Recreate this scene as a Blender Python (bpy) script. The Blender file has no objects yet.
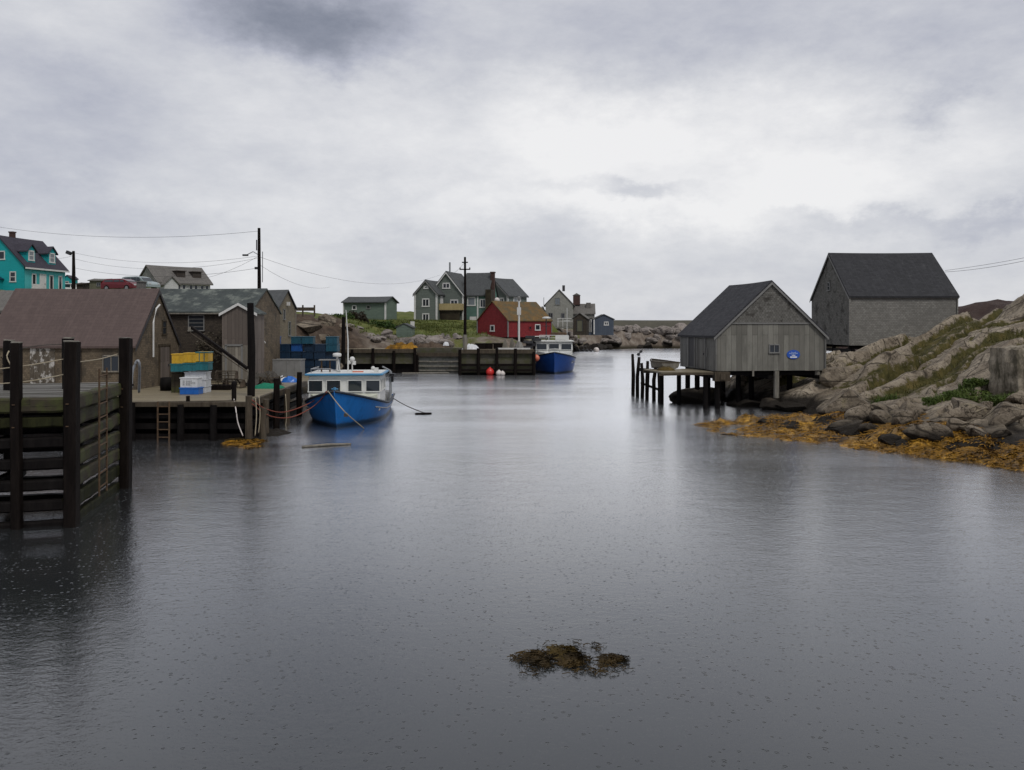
import bpy, math, random
import numpy as np
from mathutils import Vector, Matrix, noise as mnoise

R = math.radians
rnd = random.Random(7)
scene = bpy.context.scene
COL = scene.collection

# ------------------------------------------------------------------ camera
H, F, CX, YH = 4.5, 850.0, 512.0, 326.0
cd = bpy.data.cameras.new('camera'); cam = bpy.data.objects.new('camera', cd); COL.objects.link(cam)
cam.location = (0, 0, H); cam.rotation_euler = (R(90), 0, 0)
cd.sensor_width = 36; cd.lens = F / 1024 * 36
cd.shift_y = -(385 - YH) / 1024.0
cd.clip_start = 0.1; cd.clip_end = 6000
scene.camera = cam
scene.render.resolution_x, scene.render.resolution_y = 1024, 770
scene.view_settings.view_transform = 'Standard'; scene.view_settings.look = 'None'
scene.view_settings.exposure = 0.0; scene.view_settings.gamma = 1.0
scene.view_settings.use_curve_mapping = False
scene.cycles.max_bounces = 6; scene.cycles.glossy_bounces = 3; scene.cycles.transmission_bounces = 3
try: scene.cycles.use_denoising = True
except Exception: pass

def at(px, py, D):
    return Vector(((px - CX) / F * D, D, H - (py - YH) / F * D))

# ------------------------------------------------------------------ world: overcast sky
SUN_EL, SUN_ROT = R(52), R(150)
w = bpy.data.worlds.new('World'); scene.world = w; w.use_nodes = True
nt = w.node_tree; nt.nodes.clear()
def N(t, **kw):
    n = nt.nodes.new(t)
    for k, v in kw.items(): setattr(n, k, v)
    return n
def math_node(op, a, b=None, clamp=False):
    n = N('ShaderNodeMath', operation=op, use_clamp=clamp)
    for i, v in enumerate((a, b)):
        if v is None: continue
        if isinstance(v, (int, float)): n.inputs[i].default_value = v
        else: nt.links.new(v, n.inputs[i])
    return n.outputs[0]
tc = N('ShaderNodeTexCoord'); D_ = tc.outputs['Generated']
def wnoise(scale, detail, stretch, off=(0, 0, 0), rough=.55):
    mp = N('ShaderNodeMapping'); mp.inputs['Scale'].default_value = stretch; mp.inputs['Location'].default_value = off
    nt.links.new(D_, mp.inputs['Vector'])
    n = N('ShaderNodeTexNoise'); n.inputs['Scale'].default_value = scale; n.inputs['Detail'].default_value = detail
    n.inputs['Roughness'].default_value = rough
    nt.links.new(mp.outputs[0], n.inputs['Vector']); return n
warp = wnoise(4.5, 8, (1, 1, 1.6), (3.1, 0, 0), .65)
wv = N('ShaderNodeVectorMath', operation='SUBTRACT'); nt.links.new(warp.outputs['Color'], wv.inputs[0]); wv.inputs[1].default_value = (.5, .5, .5)
ws = N('ShaderNodeVectorMath', operation='SCALE'); nt.links.new(wv.outputs[0], ws.inputs[0]); ws.inputs['Scale'].default_value = .20
wd = N('ShaderNodeVectorMath', operation='ADD'); nt.links.new(D_, wd.inputs[0]); nt.links.new(ws.outputs[0], wd.inputs[1])
def blob(px, py, rx, ry, soft=0.15):
    v = Vector(((px - CX) / F, 1, (YH - py) / F)).normalized()
    s = N('ShaderNodeVectorMath', operation='SUBTRACT'); nt.links.new(wd.outputs[0], s.inputs[0]); s.inputs[1].default_value = v
    m = N('ShaderNodeVectorMath', operation='MULTIPLY'); nt.links.new(s.outputs[0], m.inputs[0])
    m.inputs[1].default_value = (F / rx, F / rx, F / ry)
    l = N('ShaderNodeVectorMath', operation='LENGTH'); nt.links.new(m.outputs[0], l.inputs[0])
    mr = N('ShaderNodeMapRange', interpolation_type='SMOOTHSTEP'); nt.links.new(l.outputs['Value'], mr.inputs['Value'])
    mr.inputs['From Min'].default_value = 1.0 + soft * 3; mr.inputs['From Max'].default_value = soft
    return mr.outputs[0]
n1 = wnoise(2.9, 9, (1, 1, 2.2), (0, 0, 0), .62); n2 = wnoise(8.5, 8, (1, 1, 2.4), (1.3, .2, 0), .66)
sep = N('ShaderNodeSeparateXYZ'); nt.links.new(D_, sep.inputs[0])
elev = N('ShaderNodeMapRange'); nt.links.new(sep.outputs['Z'], elev.inputs['Value'])
elev.inputs['From Min'].default_value = 0.0; elev.inputs['From Max'].default_value = 0.5
val = math_node('MULTIPLY_ADD', elev.outputs[0], .03); val.node.inputs[2].default_value = .62
val = math_node('ADD', val, math_node('MULTIPLY', math_node('SUBTRACT', n1.outputs['Fac'], .5), .36))
val = math_node('ADD', val, math_node('MULTIPLY', math_node('SUBTRACT', n2.outputs['Fac'], .5), .32))
for px, py, rx, ry, amp in [(300, 2, 105, 55, -.40), (50, 125, 120, 60, -.08), (15, 40, 120, 60, -.05), (680, 150, 270, 95, .25), (520, 215, 360, 32, .13),
                            (840, 20, 260, 60, -.08), (960, 95, 40, 25, -.12), (645, 193, 70, 14, -.22), (850, 215, 75, 13, -.10), (990, 215, 60, 16, -.1),
                            (540, 200, 40, 14, -.10), (130, 205, 110, 25, -.12), (700, 290, 520, 45, .07), (200, 280, 300, 40, .05), (230, 140, 150, 60, .07), (60, 10, 80, 30, .05),
                            (500, 120, 200, 50, .06), (900, 160, 160, 40, .10)]:
    val = math_node('ADD', val, math_node('MULTIPLY', blob(px, py, rx, ry), amp))
back = N('ShaderNodeMapRange', interpolation_type='SMOOTHSTEP'); nt.links.new(sep.outputs['Y'], back.inputs['Value'])
back.inputs['From Min'].default_value = .25; back.inputs['From Max'].default_value = -.5   # low sky dimmed behind the camera, added to deepen shading contrast
low = N('ShaderNodeMapRange', interpolation_type='SMOOTHSTEP'); nt.links.new(sep.outputs['Z'], low.inputs['Value'])
low.inputs['From Min'].default_value = .75; low.inputs['From Max'].default_value = .35
val = math_node('ADD', val, math_node('MULTIPLY', math_node('MULTIPLY', back.outputs[0], low.outputs[0]), -.24))
val = math_node('MAXIMUM', math_node('MINIMUM', val, .90), .22)
cr = N('ShaderNodeValToRGB'); nt.links.new(val, cr.inputs[0])
e = cr.color_ramp.elements
e[0].position = .22; e[0].color = (.215, .235, .295, 1)
e[1].position = .90; e[1].color = (.90, .895, .90, 1)
m_ = e.new(.5); m_.color = (.465, .482, .558, 1)
m_ = e.new(.68); m_.color = (.655, .665, .705, 1)
bg = N('ShaderNodeBackground'); nt.links.new(cr.outputs[0], bg.inputs['Color']); bg.inputs['Strength'].default_value = 1.0
sky = N('ShaderNodeTexSky', sky_type='NISHITA'); sky.sun_disc = False; sky.sun_elevation = SUN_EL; sky.sun_rotation = SUN_ROT
bg2 = N('ShaderNodeBackground'); nt.links.new(sky.outputs[0], bg2.inputs['Color']); bg2.inputs['Strength'].default_value = .08
mx = N('ShaderNodeMixShader'); mx.inputs[0].default_value = .94
nt.links.new(bg2.outputs[0], mx.inputs[1]); nt.links.new(bg.outputs[0], mx.inputs[2])
out = N('ShaderNodeOutputWorld'); nt.links.new(mx.outputs[0], out.inputs['Surface'])

sd = bpy.data.lights.new('sun', 'SUN'); sd.energy = 1.5; sd.angle = R(14); sd.color = (1, .97, .93)
so = bpy.data.objects.new('sun', sd); COL.objects.link(so)
sdir = Vector((math.sin(SUN_ROT) * math.cos(SUN_EL), math.cos(SUN_ROT) * math.cos(SUN_EL), math.sin(SUN_EL)))
so.rotation_euler = sdir.to_track_quat('Z', 'Y').to_euler(); so.location = (30, -30, 60)

# ------------------------------------------------------------------ materials
class NT:
    def __init__(s, name):
        s.m = bpy.data.materials.new(name); s.m.use_nodes = True; s.t = s.m.node_tree
        s.b = s.t.nodes['Principled BSDF']; s.tc = None
    def n(s, t, **kw):
        n = s.t.nodes.new(t)
        for k, v in kw.items(): setattr(n, k, v)
        return n
    def l(s, a, b): s.t.links.new(a, b)
    def coord(s, which='Object', scale=(1, 1, 1), swap=False):
        if s.tc is None: s.tc = s.n('ShaderNodeTexCoord')
        o = s.tc.outputs[which]
        if swap:
            a = s.n('ShaderNodeSeparateXYZ'); c = s.n('ShaderNodeCombineXYZ'); s.l(o, a.inputs[0])
            s.l(a.outputs['Y'], c.inputs['X']); s.l(a.outputs['X'], c.inputs['Y']); o = c.outputs[0]
        mp = s.n('ShaderNodeMapping'); mp.inputs['Scale'].default_value = scale; s.l(o, mp.inputs['Vector'])
        return mp.outputs[0]
    def noise(s, vec, scale, detail=5, rough=.6):
        n = s.n('ShaderNodeTexNoise'); n.inputs['Scale'].default_value = scale; n.inputs['Detail'].default_value = detail
        n.inputs['Roughness'].default_value = rough; s.l(vec, n.inputs['Vector']); return n.outputs['Fac']
    def ramp(s, fac, stops):
        r = s.n('ShaderNodeValToRGB'); s.l(fac, r.inputs[0]); e = r.color_ramp.elements
        while len(e) < len(stops): e.new(.5)
        for el, (p, c) in zip(e, stops): el.position = p; el.color = (*c, 1) if len(c) == 3 else c
        return r.outputs[0]
    def mix(s, fac, a, b, mode='MIX'):
        n = s.n('ShaderNodeMix', data_type='RGBA', blend_type=mode)
        for sock, v in ((n.inputs['Factor'], fac), (n.inputs['A'], a), (n.inputs['B'], b)):
            if isinstance(v, (int, float)): sock.default_value = v
            elif isinstance(v, tuple): sock.default_value = (*v, 1)
            else: s.l(v, sock)
        return n.outputs['Result']
    def mr(s, v, a, b, c=0, d=1):
        n = s.n('ShaderNodeMapRange', interpolation_type='SMOOTHSTEP'); s.l(v, n.inputs['Value'])
        for k, x in zip(('From Min', 'From Max', 'To Min', 'To Max'), (a, b, c, d)): n.inputs[k].default_value = x
        return n.outputs[0]
    def bump(s, h, strength=.4, dist=.02, prev=None):
        n = s.n('ShaderNodeBump'); n.inputs['Strength'].default_value = strength; n.inputs['Distance'].default_value = dist
        s.l(h, n.inputs['Height'])
        if prev is not None: s.l(prev, n.inputs['Normal'])
        return n.outputs[0]
    def fin(s, col, rough=.6, normal=None, metal=0, spec=None):
        if isinstance(col, tuple): s.b.inputs['Base Color'].default_value = (*col, 1)
        else: s.l(col, s.b.inputs['Base Color'])
        if isinstance(rough, (int, float)): s.b.inputs['Roughness'].default_value = rough
        else: s.l(rough, s.b.inputs['Roughness'])
        if normal is not None: s.l(normal, s.b.inputs['Normal'])
        s.b.inputs['Metallic'].default_value = metal
        if spec is not None: s.b.inputs['Specular IOR Level'].default_value = spec
        return s.m
def sc(c, k): return tuple(min(1, x * k) for x in c)
def M_noise(name, c1, c2, scale=3, rough=.6, bump=.3, stretch=(1, 1, 1), dist=.02, spec=.18):
    k = NT(name); v = k.coord('Object', stretch); f = k.noise(v, scale); g = k.noise(v, scale * 6, 4)
    c = k.ramp(f, [(.3, c1), (.7, c2)]); c = k.mix(k.mr(g, .3, .7, 0, .35), c, sc(c1, .55))
    return k.fin(c, rough, k.bump(g, bump, dist), spec=spec)
def M_boards(name, c1, c2, gap, width=.16, length=5., vertical=True, rough=.65, stain=.6, moss=None, gapsize=.008):
    k = NT(name); v = k.coord('UV', swap=vertical)
    b = k.n('ShaderNodeTexBrick'); k.l(v, b.inputs['Vector']); b.inputs['Scale'].default_value = 1
    b.inputs['Color1'].default_value = (*c1, 1); b.inputs['Color2'].default_value = (*c2, 1); b.inputs['Mortar'].default_value = (*gap, 1)
    b.inputs['Mortar Size'].default_value = gapsize; b.inputs['Brick Width'].default_value = length; b.inputs['Row Height'].default_value = width
    b.inputs['Mortar Smooth'].default_value = .3
    b.offset = .37; b.squash = 1
    vg = k.n('ShaderNodeMapping'); k.l(v, vg.inputs['Vector']); vg.inputs['Scale'].default_value = (1.2, 22, 1)
    g = k.noise(vg.outputs[0], 1.5, 6, .65)
    vs = k.n('ShaderNodeMapping'); k.l(v, vs.inputs['Vector']); vs.inputs['Scale'].default_value = (.45, 1.1, 1)
    st = k.noise(vs.outputs[0], 1.2, 5, .65)
    c = k.mix(k.mr(g, .25, .75, 0, .5), b.outputs['Color'], sc(c1, .45))
    c = k.mix(k.mr(st, .42, .72, 0, stain), c, sc(c1, .42))
    if moss:
        mo = k.noise(k.coord('Object', (1, 1, 1)), 1.7, 6, .7)
        c = k.mix(k.mr(mo, .42, .62, 0, .85), c, moss)
    inv = k.n('ShaderNodeMath', operation='MULTIPLY_ADD'); k.l(b.outputs['Fac'], inv.inputs[0]); inv.inputs[1].default_value = -1.0
    k.l(g, inv.inputs[2])
    return k.fin(c, rough, k.bump(inv.outputs[0], .5, .015), spec=.2)
def M_shingles(name, c1, c2, gap, w_=.2, h_=.16, rough=.75, stain=.5, patch=None, ps=(.5, .62), streak=0.):
    k = NT(name); v = k.coord('UV')
    b = k.n('ShaderNodeTexBrick'); k.l(v, b.inputs['Vector']); b.inputs['Scale'].default_value = 1
    b.inputs['Color1'].default_value = (*c1, 1); b.inputs['Color2'].default_value = (*c2, 1); b.inputs['Mortar'].default_value = (*gap, 1)
    b.inputs['Mortar Size'].default_value = .007; b.inputs['Brick Width'].default_value = w_; b.inputs['Row Height'].default_value = h_
    b.offset = .43; b.inputs['Mortar Smooth'].default_value = .2
    st = k.noise(v, .8, 6, .65); fi = k.noise(v, 14, 4, .6)
    c = k.mix(k.mr(st, .4, .72, 0, stain), b.outputs['Color'], sc(c1, .5))
    c = k.mix(k.mr(fi, .35, .75, 0, .4), c, sc(c2, 1.3))
    vs = k.n('ShaderNodeMapping'); k.l(v, vs.inputs['Vector']); vs.inputs['Scale'].default_value = (5, .35, 1)
    c = k.mix(k.mr(k.noise(vs.outputs[0], 1.2, 5, .65), .42, .7, 0, streak), c, sc(c1, 1.45))
    if patch: c = k.mix(k.mr(k.noise(v, 1.1, 7, .7), ps[0], ps[1], 0, .9), c, patch)
    inv = k.n('ShaderNodeMath', operation='MULTIPLY_ADD'); k.l(b.outputs['Fac'], inv.inputs[0]); inv.inputs[1].default_value = -1.0; k.l(fi, inv.inputs[2])
    return k.fin(c, rough, k.bump(inv.outputs[0], .5, .015), spec=.2)
def M_paint(name, c, rough=.4, dirt=.35, scale=2.5, spec=None):
    k = NT(name); v = k.coord('Object'); f = k.noise(v, scale, 6, .65)
    return k.fin(k.mix(k.mr(f, .42, .78, 0, dirt), c, sc(c, .4)), rough, k.bump(f, .1, .01), spec=spec)
def M_glass(name, c=(.02, .025, .03)):
    k = NT(name); return k.fin(c, .06, spec=.6)

MT = {}
MT['shed_board'] = M_boards('weathered grey boards', (.25, .24, .205), (.135, .127, .108), (.025, .024, .02), .3, 3.4, True, .7, .75)
MT['shed_side'] = M_boards('weathered side boards', (.21, .205, .19), (.14, .135, .12), (.03, .03, .028), .2, 3, True, .7, .6)
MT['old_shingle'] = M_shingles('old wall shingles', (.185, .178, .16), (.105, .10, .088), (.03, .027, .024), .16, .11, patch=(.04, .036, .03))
MT['asphalt_roof'] = M_shingles('dark asphalt roof', (.052, .052, .056), (.026, .026, .030), (.012, .012, .013), .3, .16, .8, .35, streak=.3)
MT['wet_roof'] = M_shingles('slate dark roof', (.036, .036, .039), (.020, .020, .022), (.01, .01, .01), .3, .17, .65, .5, patch=(.06, .06, .06), ps=(.6, .7), streak=.3)
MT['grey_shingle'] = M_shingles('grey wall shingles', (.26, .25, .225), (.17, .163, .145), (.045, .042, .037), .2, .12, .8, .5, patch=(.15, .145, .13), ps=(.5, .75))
MT['brown_roof'] = M_shingles('brown roof', (.098, .070, .062), (.082, .058, .052), (.06, .04, .038), .35, .2, .6, .25, streak=.28)
MT['green_roof'] = M_shingles('mossy grey roof', (.055, .065, .062), (.04, .048, .046), (.02, .022, .022), .3, .16, .7, .4, patch=(.17, .185, .16), ps=(.48, .66), streak=.3)
MT['brown_shingle'] = M_shingles('brown wall shingles', (.205, .16, .108), (.11, .085, .058), (.065, .053, .04), .13, .09, .8, .8, patch=(.06, .05, .038), ps=(.48, .66))
MT['dark_shingle'] = M_shingles('dark wall shingles', (.075, .06, .045), (.042, .034, .027), (.025, .02, .017), .13, .09, .8, .6)
MT['pink_board'] = M_boards('reddish grey boards', (.20, .165, .14), (.11, .09, .076), (.03, .025, .022), .2, 3, True, .7, .5)
MT['pale_board'] = M_boards('pale weathered boards', (.31, .28, .23), (.17, .15, .12), (.03, .028, .025), .17, 2.4, True, .7, .6)
MT['tan_shingle'] = M_shingles('tan wall shingles', (.26, .22, .15), (.16, .135, .09), (.10, .085, .06), .13, .09, .8, .5)
MT['deck'] = M_boards('wet deck planks', (.31, .26, .17), (.18, .15, .10), (.02, .018, .016), .18, 3.5, False, .42, .5)
MT['deck_grey'] = M_boards('grey deck planks', (.21, .20, .18), (.11, .105, .09), (.03, .028, .025), .24, 3., False, .65, .9, gapsize=.005)
MT['mossy'] = M_boards('mossy timber', (.06, .048, .03), (.035, .028, .02), (.015, .013, .01), .3, 4, False, .7, .6, moss=(.055, .062, .018))
MT['timber_dark'] = M_noise('dark wet timber', (.006, .0045, .004), (.016, .012, .010), 2.2, .55, .5, (3, 3, .5), spec=.05)
MT['timber_moss'] = M_noise('dark mossy post', (.012, .012, .007), (.032, .033, .013), 2.2, .6, .5, (3, 3, .5), spec=.05)
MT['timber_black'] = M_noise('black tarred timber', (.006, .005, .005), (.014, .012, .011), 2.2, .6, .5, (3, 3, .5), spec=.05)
MT['timber_mid'] = M_noise('brown wet timber', (.045, .034, .023), (.10, .08, .055), 2.2, .6, .5, (3, 3, .5))
MT['timber_pale'] = M_noise('pale grey timber', (.13, .118, .095), (.27, .25, .21), 2.2, .65, .4, (3, 3, .5))
MT['face_board'] = M_boards('wharf face planks', (.12, .11, .085), (.075, .068, .05), (.015, .013, .01), .35, 5, False, .7, .7, moss=(.06, .06, .025))
MT['slip_board'] = M_boards('pale slatted planks', (.30, .30, .27), (.20, .20, .175), (.05, .05, .045), .33, 6, False, .55, .5, moss=(.12, .125, .09))
MT['trim_white'] = M_paint('white trim', (.62, .61, .58), .5, .35)
MT['trim_grey'] = M_paint('grey trim', (.18, .176, .165), .6, .4)
MT['trim_dark'] = M_paint('dark trim', (.035, .033, .035), .6, .3)
MT['teal'] = M_boards('teal clapboard', (.018, .40, .41), (.016, .36, .375), (.01, .22, .23), .16, 4, False, .5, .15)
MT['teal_pale'] = M_boards('pale teal boards', (.09, .50, .49), (.075, .45, .44), (.04, .3, .3), .2, 3, True, .5, .15)
MT['plum_roof'] = M_shingles('plum grey roof', (.058, .052, .066), (.044, .040, .052), (.025, .023, .03), .3, .16, .75, .3)
MT['white_wall'] = M_boards('white clapboard', (.62, .62, .60), (.55, .55, .53), (.35, .35, .34), .16, 4, False, .55, .25)
MT['olive_wall'] = M_boards('olive boards', (.16, .155, .105), (.13, .125, .085), (.05, .05, .04), .2, 4, True, .6, .3)
MT['grey_roof'] = M_shingles('warm grey roof', (.15, .14, .125), (.115, .108, .10), (.05, .048, .044), .3, .2, .8, .4, streak=.3)
MT['dormer_roof'] = M_shingles('dark brown roof', (.06, .05, .04), (.05, .04, .033), (.02, .018, .015), .3, .2, .8, .4)
MT['green_wall'] = M_boards('sage green boards', (.165, .215, .17), (.145, .19, .15), (.05, .08, .06), .18, 4, False, .6, .25)
MT['moss_wall'] = M_boards('grey green boards', (.17, .195, .17), (.15, .172, .15), (.05, .065, .055), .17, 4, False, .6, .25)
MT['green_wall_b'] = M_boards('deep sage boards', (.12, .21, .17), (.105, .185, .15), (.04, .09, .07), .17, 4, False, .6, .25)
MT['house_roof'] = M_shingles('grey green roof', (.082, .086, .085), (.062, .065, .066), (.025, .026, .027), .3, .2, .75, .3, streak=.3)
MT['red_wall'] = M_shingles('red wall shingles', (.24, .028, .030), (.18, .020, .023), (.07, .01, .012), .22, .2, .65, .4)
MT['orange_roof'] = M_shingles('lichen orange roof', (.19, .108, .034), (.12, .075, .03), (.06, .04, .02), .3, .2, .8, .5, patch=(.085, .075, .045), ps=(.42, .62))
MT['grey_house'] = M_shingles('grey house shingles', (.31, .305, .27), (.25, .245, .215), (.09, .088, .08), .22, .2, .75, .35, patch=(.14, .15, .10), ps=(.58, .7))
MT['navy_wall'] = M_boards('slate blue boards', (.095, .115, .145), (.075, .09, .12), (.04, .05, .065), .17, 3, True, .6, .25)
MT['brick'] = M_noise('dark brick', (.06, .035, .03), (.10, .06, .05), 6, .8, .4)
MT['yellow_rail'] = M_boards('yellow railing boards', (.50, .40, .20), (.42, .33, .16), (.12, .10, .06), .14, 3, True, .6, .2)
MT['pane'] = M_glass('dark window glass')
MT['pane_sky'] = M_glass('pale window glass', (.16, .18, .19))
MT['hull_blue'] = M_paint('blue hull paint', (.010, .14, .43), .32, .45, 1.4)
MT['hull_navy'] = M_paint('deep blue hull paint', (.007, .055, .25), .32, .45, 1.4)
def M_hull(name, c):
    k = NT(name); v = k.coord('Object', (2.5, 2.5, .5)); f = k.noise(v, 2, 6, .7); g = k.noise(k.coord('Object'), 9, 5, .7); sp = k.n('ShaderNodeSeparateXYZ'); k.l(k.tc.outputs['Object'], sp.inputs[0])
    col = k.mix(k.mr(f, .45, .72, 0, .5), c, sc(c, .45)); col = k.mix(k.mr(g, .56, .75, 0, .35), col, (.12, .16, .22))
    zz = k.n('ShaderNodeMath', operation='MULTIPLY_ADD'); k.l(g, zz.inputs[0]); zz.inputs[1].default_value = -.25; k.l(sp.outputs['Z'], zz.inputs[2])
    col = k.mix(k.mr(zz.outputs[0], -.02, .14, .85, 0), col, (.012, .022, .028))
    col = k.mix(k.mr(k.noise(k.coord('Object', (7, 7, .35)), 1.6, 5, .6), .64, .74, 0, .4), col, (.10, .055, .03))
    return k.fin(col, .38, k.bump(g, .08, .01), spec=.35)
MT['hull_blue'] = M_hull('blue hull paint', (.010, .14, .43)); MT['hull_navy'] = M_hull('deep blue hull paint', (.007, .055, .25))
MT['hull_dark'] = M_paint('dark bottom paint', (.012, .018, .03), .5, .2)
MT['cabin_white'] = M_paint('white cabin paint', (.60, .60, .57), .4, .3, 3)
MT['cabin_cream'] = M_paint('cream foredeck', (.56, .57, .46), .4, .35, 3)
MT['roof_blue'] = M_paint('blue roof edge', (.05, .22, .40), .4, .3)
MT['metal'] = M_noise('grey metal', (.20, .21, .22), (.34, .35, .36), 8, .38, .1)
MT['dark_metal'] = M_noise('dark metal', (.03, .03, .033), (.06, .06, .065), 8, .45, .1)
MT['rust'] = M_noise('rusty iron', (.055, .036, .024), (.13, .082, .045), 9, .75, .4)
MT['rope_tan'] = M_noise('tan rope', (.32, .27, .19), (.45, .39, .28), 30, .8, .3)
MT['rope_red'] = M_noise('red rope', (.22, .06, .04), (.30, .10, .07), 30, .8, .3)
MT['rope_dark'] = M_noise('dark rope', (.05, .045, .04), (.10, .09, .075), 30, .8, .3)
MT['wire'] = M_noise('dark cable', (.05, .05, .055), (.07, .07, .075), 5, .6, 0)
MT['yellow'] = M_paint('yellow plastic', (.52, .31, .014), .4, .5, 3.5)
MT['teal_box'] = M_paint('teal plastic', (.012, .13, .15), .4, .5, 3.5)
MT['blue_box'] = M_paint('blue plastic', (.012, .075, .26), .35, .3)
MT['bright_blue'] = M_paint('bright blue plastic', (.012, .12, .45), .3, .2)
MT['navy_box'] = M_paint('navy plastic', (.008, .026, .055), .4, .35)
MT['navy_teal'] = M_paint('dark teal plastic', (.012, .075, .115), .4, .35)
MT['grey_tub'] = M_paint('grey plastic', (.22, .22, .215), .45, .35)
MT['white_box'] = M_paint('white plastic', (.60, .61, .62), .4, .3)
MT['green_net'] = M_noise('green netting', (.01, .14, .08), (.02, .24, .14), 14, .8, .8)
MT['buoy_red'] = M_paint('red float', (.55, .025, .02), .35, .25)
MT['buoy_white'] = M_paint('white float', (.62, .56, .52), .4, .3)
MT['buoy_orange'] = M_paint('orange float', (.60, .16, .09), .4, .25)
MT['sign_blue'] = M_paint('blue sign', (.02, .09, .42), .4, .1)
MT['sign_white'] = M_paint('white lettering', (.70, .72, .75), .5, .1)
MT['sign_pale'] = M_paint('pale blue lettering', (.25, .34, .60), .5, .1)
MT['red_car'] = M_paint('red car paint', (.13, .008, .012), .25, .15)
MT['silver_car'] = M_paint('silver green car paint', (.28, .33, .33), .25, .15)
MT['tyre'] = M_noise('black rubber', (.012, .012, .012), (.02, .02, .02), 9, .8, .1)
MT['lamp_glass'] = M_paint('headlight lens', (.5, .5, .5), .2, .1)
MT['concrete'] = M_noise('stained concrete', (.13, .125, .115), (.27, .26, .24), 1.6, .75, .5, (2, 2, .6))
def leaf_mat(name, c1, c2, c3):
    k = NT(name); v = k.coord('Object'); f = k.noise(v, 1.3, 4); g = k.noise(v, 9, 3)
    c = k.ramp(f, [(.32, c1), (.5, c2), (.7, c3)]); c = k.mix(k.mr(g, .35, .7, 0, .5), c, sc(c1, .6))
    return k.fin(c, .6, spec=.15)
MT['grass'] = leaf_mat('grass blades', (.055, .07, .015), (.088, .105, .022), (.14, .135, .04))
MT['twig'] = leaf_mat('dry twigs', (.05, .04, .03), (.10, .085, .06), (.17, .15, .11))
MT['weed_leaf'] = leaf_mat('light green weeds', (.045, .07, .014), (.075, .11, .022), (.12, .15, .035))
MT['shrub'] = leaf_mat('shrub leaves', (.025, .045, .010), (.05, .09, .018), (.075, .12, .03))
MT['brown_bush'] = leaf_mat('brown bush twigs', (.025, .02, .014), (.045, .035, .022), (.06, .05, .03))
MT['weed_gold'] = leaf_mat('golden seaweed', (.08, .04, .007), (.22, .11, .010), (.42, .21, .016))
MT['net_brown'] = M_noise('brown netting', (.05, .035, .024), (.15, .11, .08), 2.5, .9, 1.0)
MT['weed_olive'] = leaf_mat('olive seaweed', (.03, .02, .007), (.075, .05, .011), (.13, .085, .018))
MT['weed_brown'] = leaf_mat('brown seaweed', (.018, .013, .006), (.04, .026, .009), (.08, .05, .013))
MT['moor'] = leaf_mat('heath', (.032, .018, .016), (.05, .028, .024), (.075, .05, .036))

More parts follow.
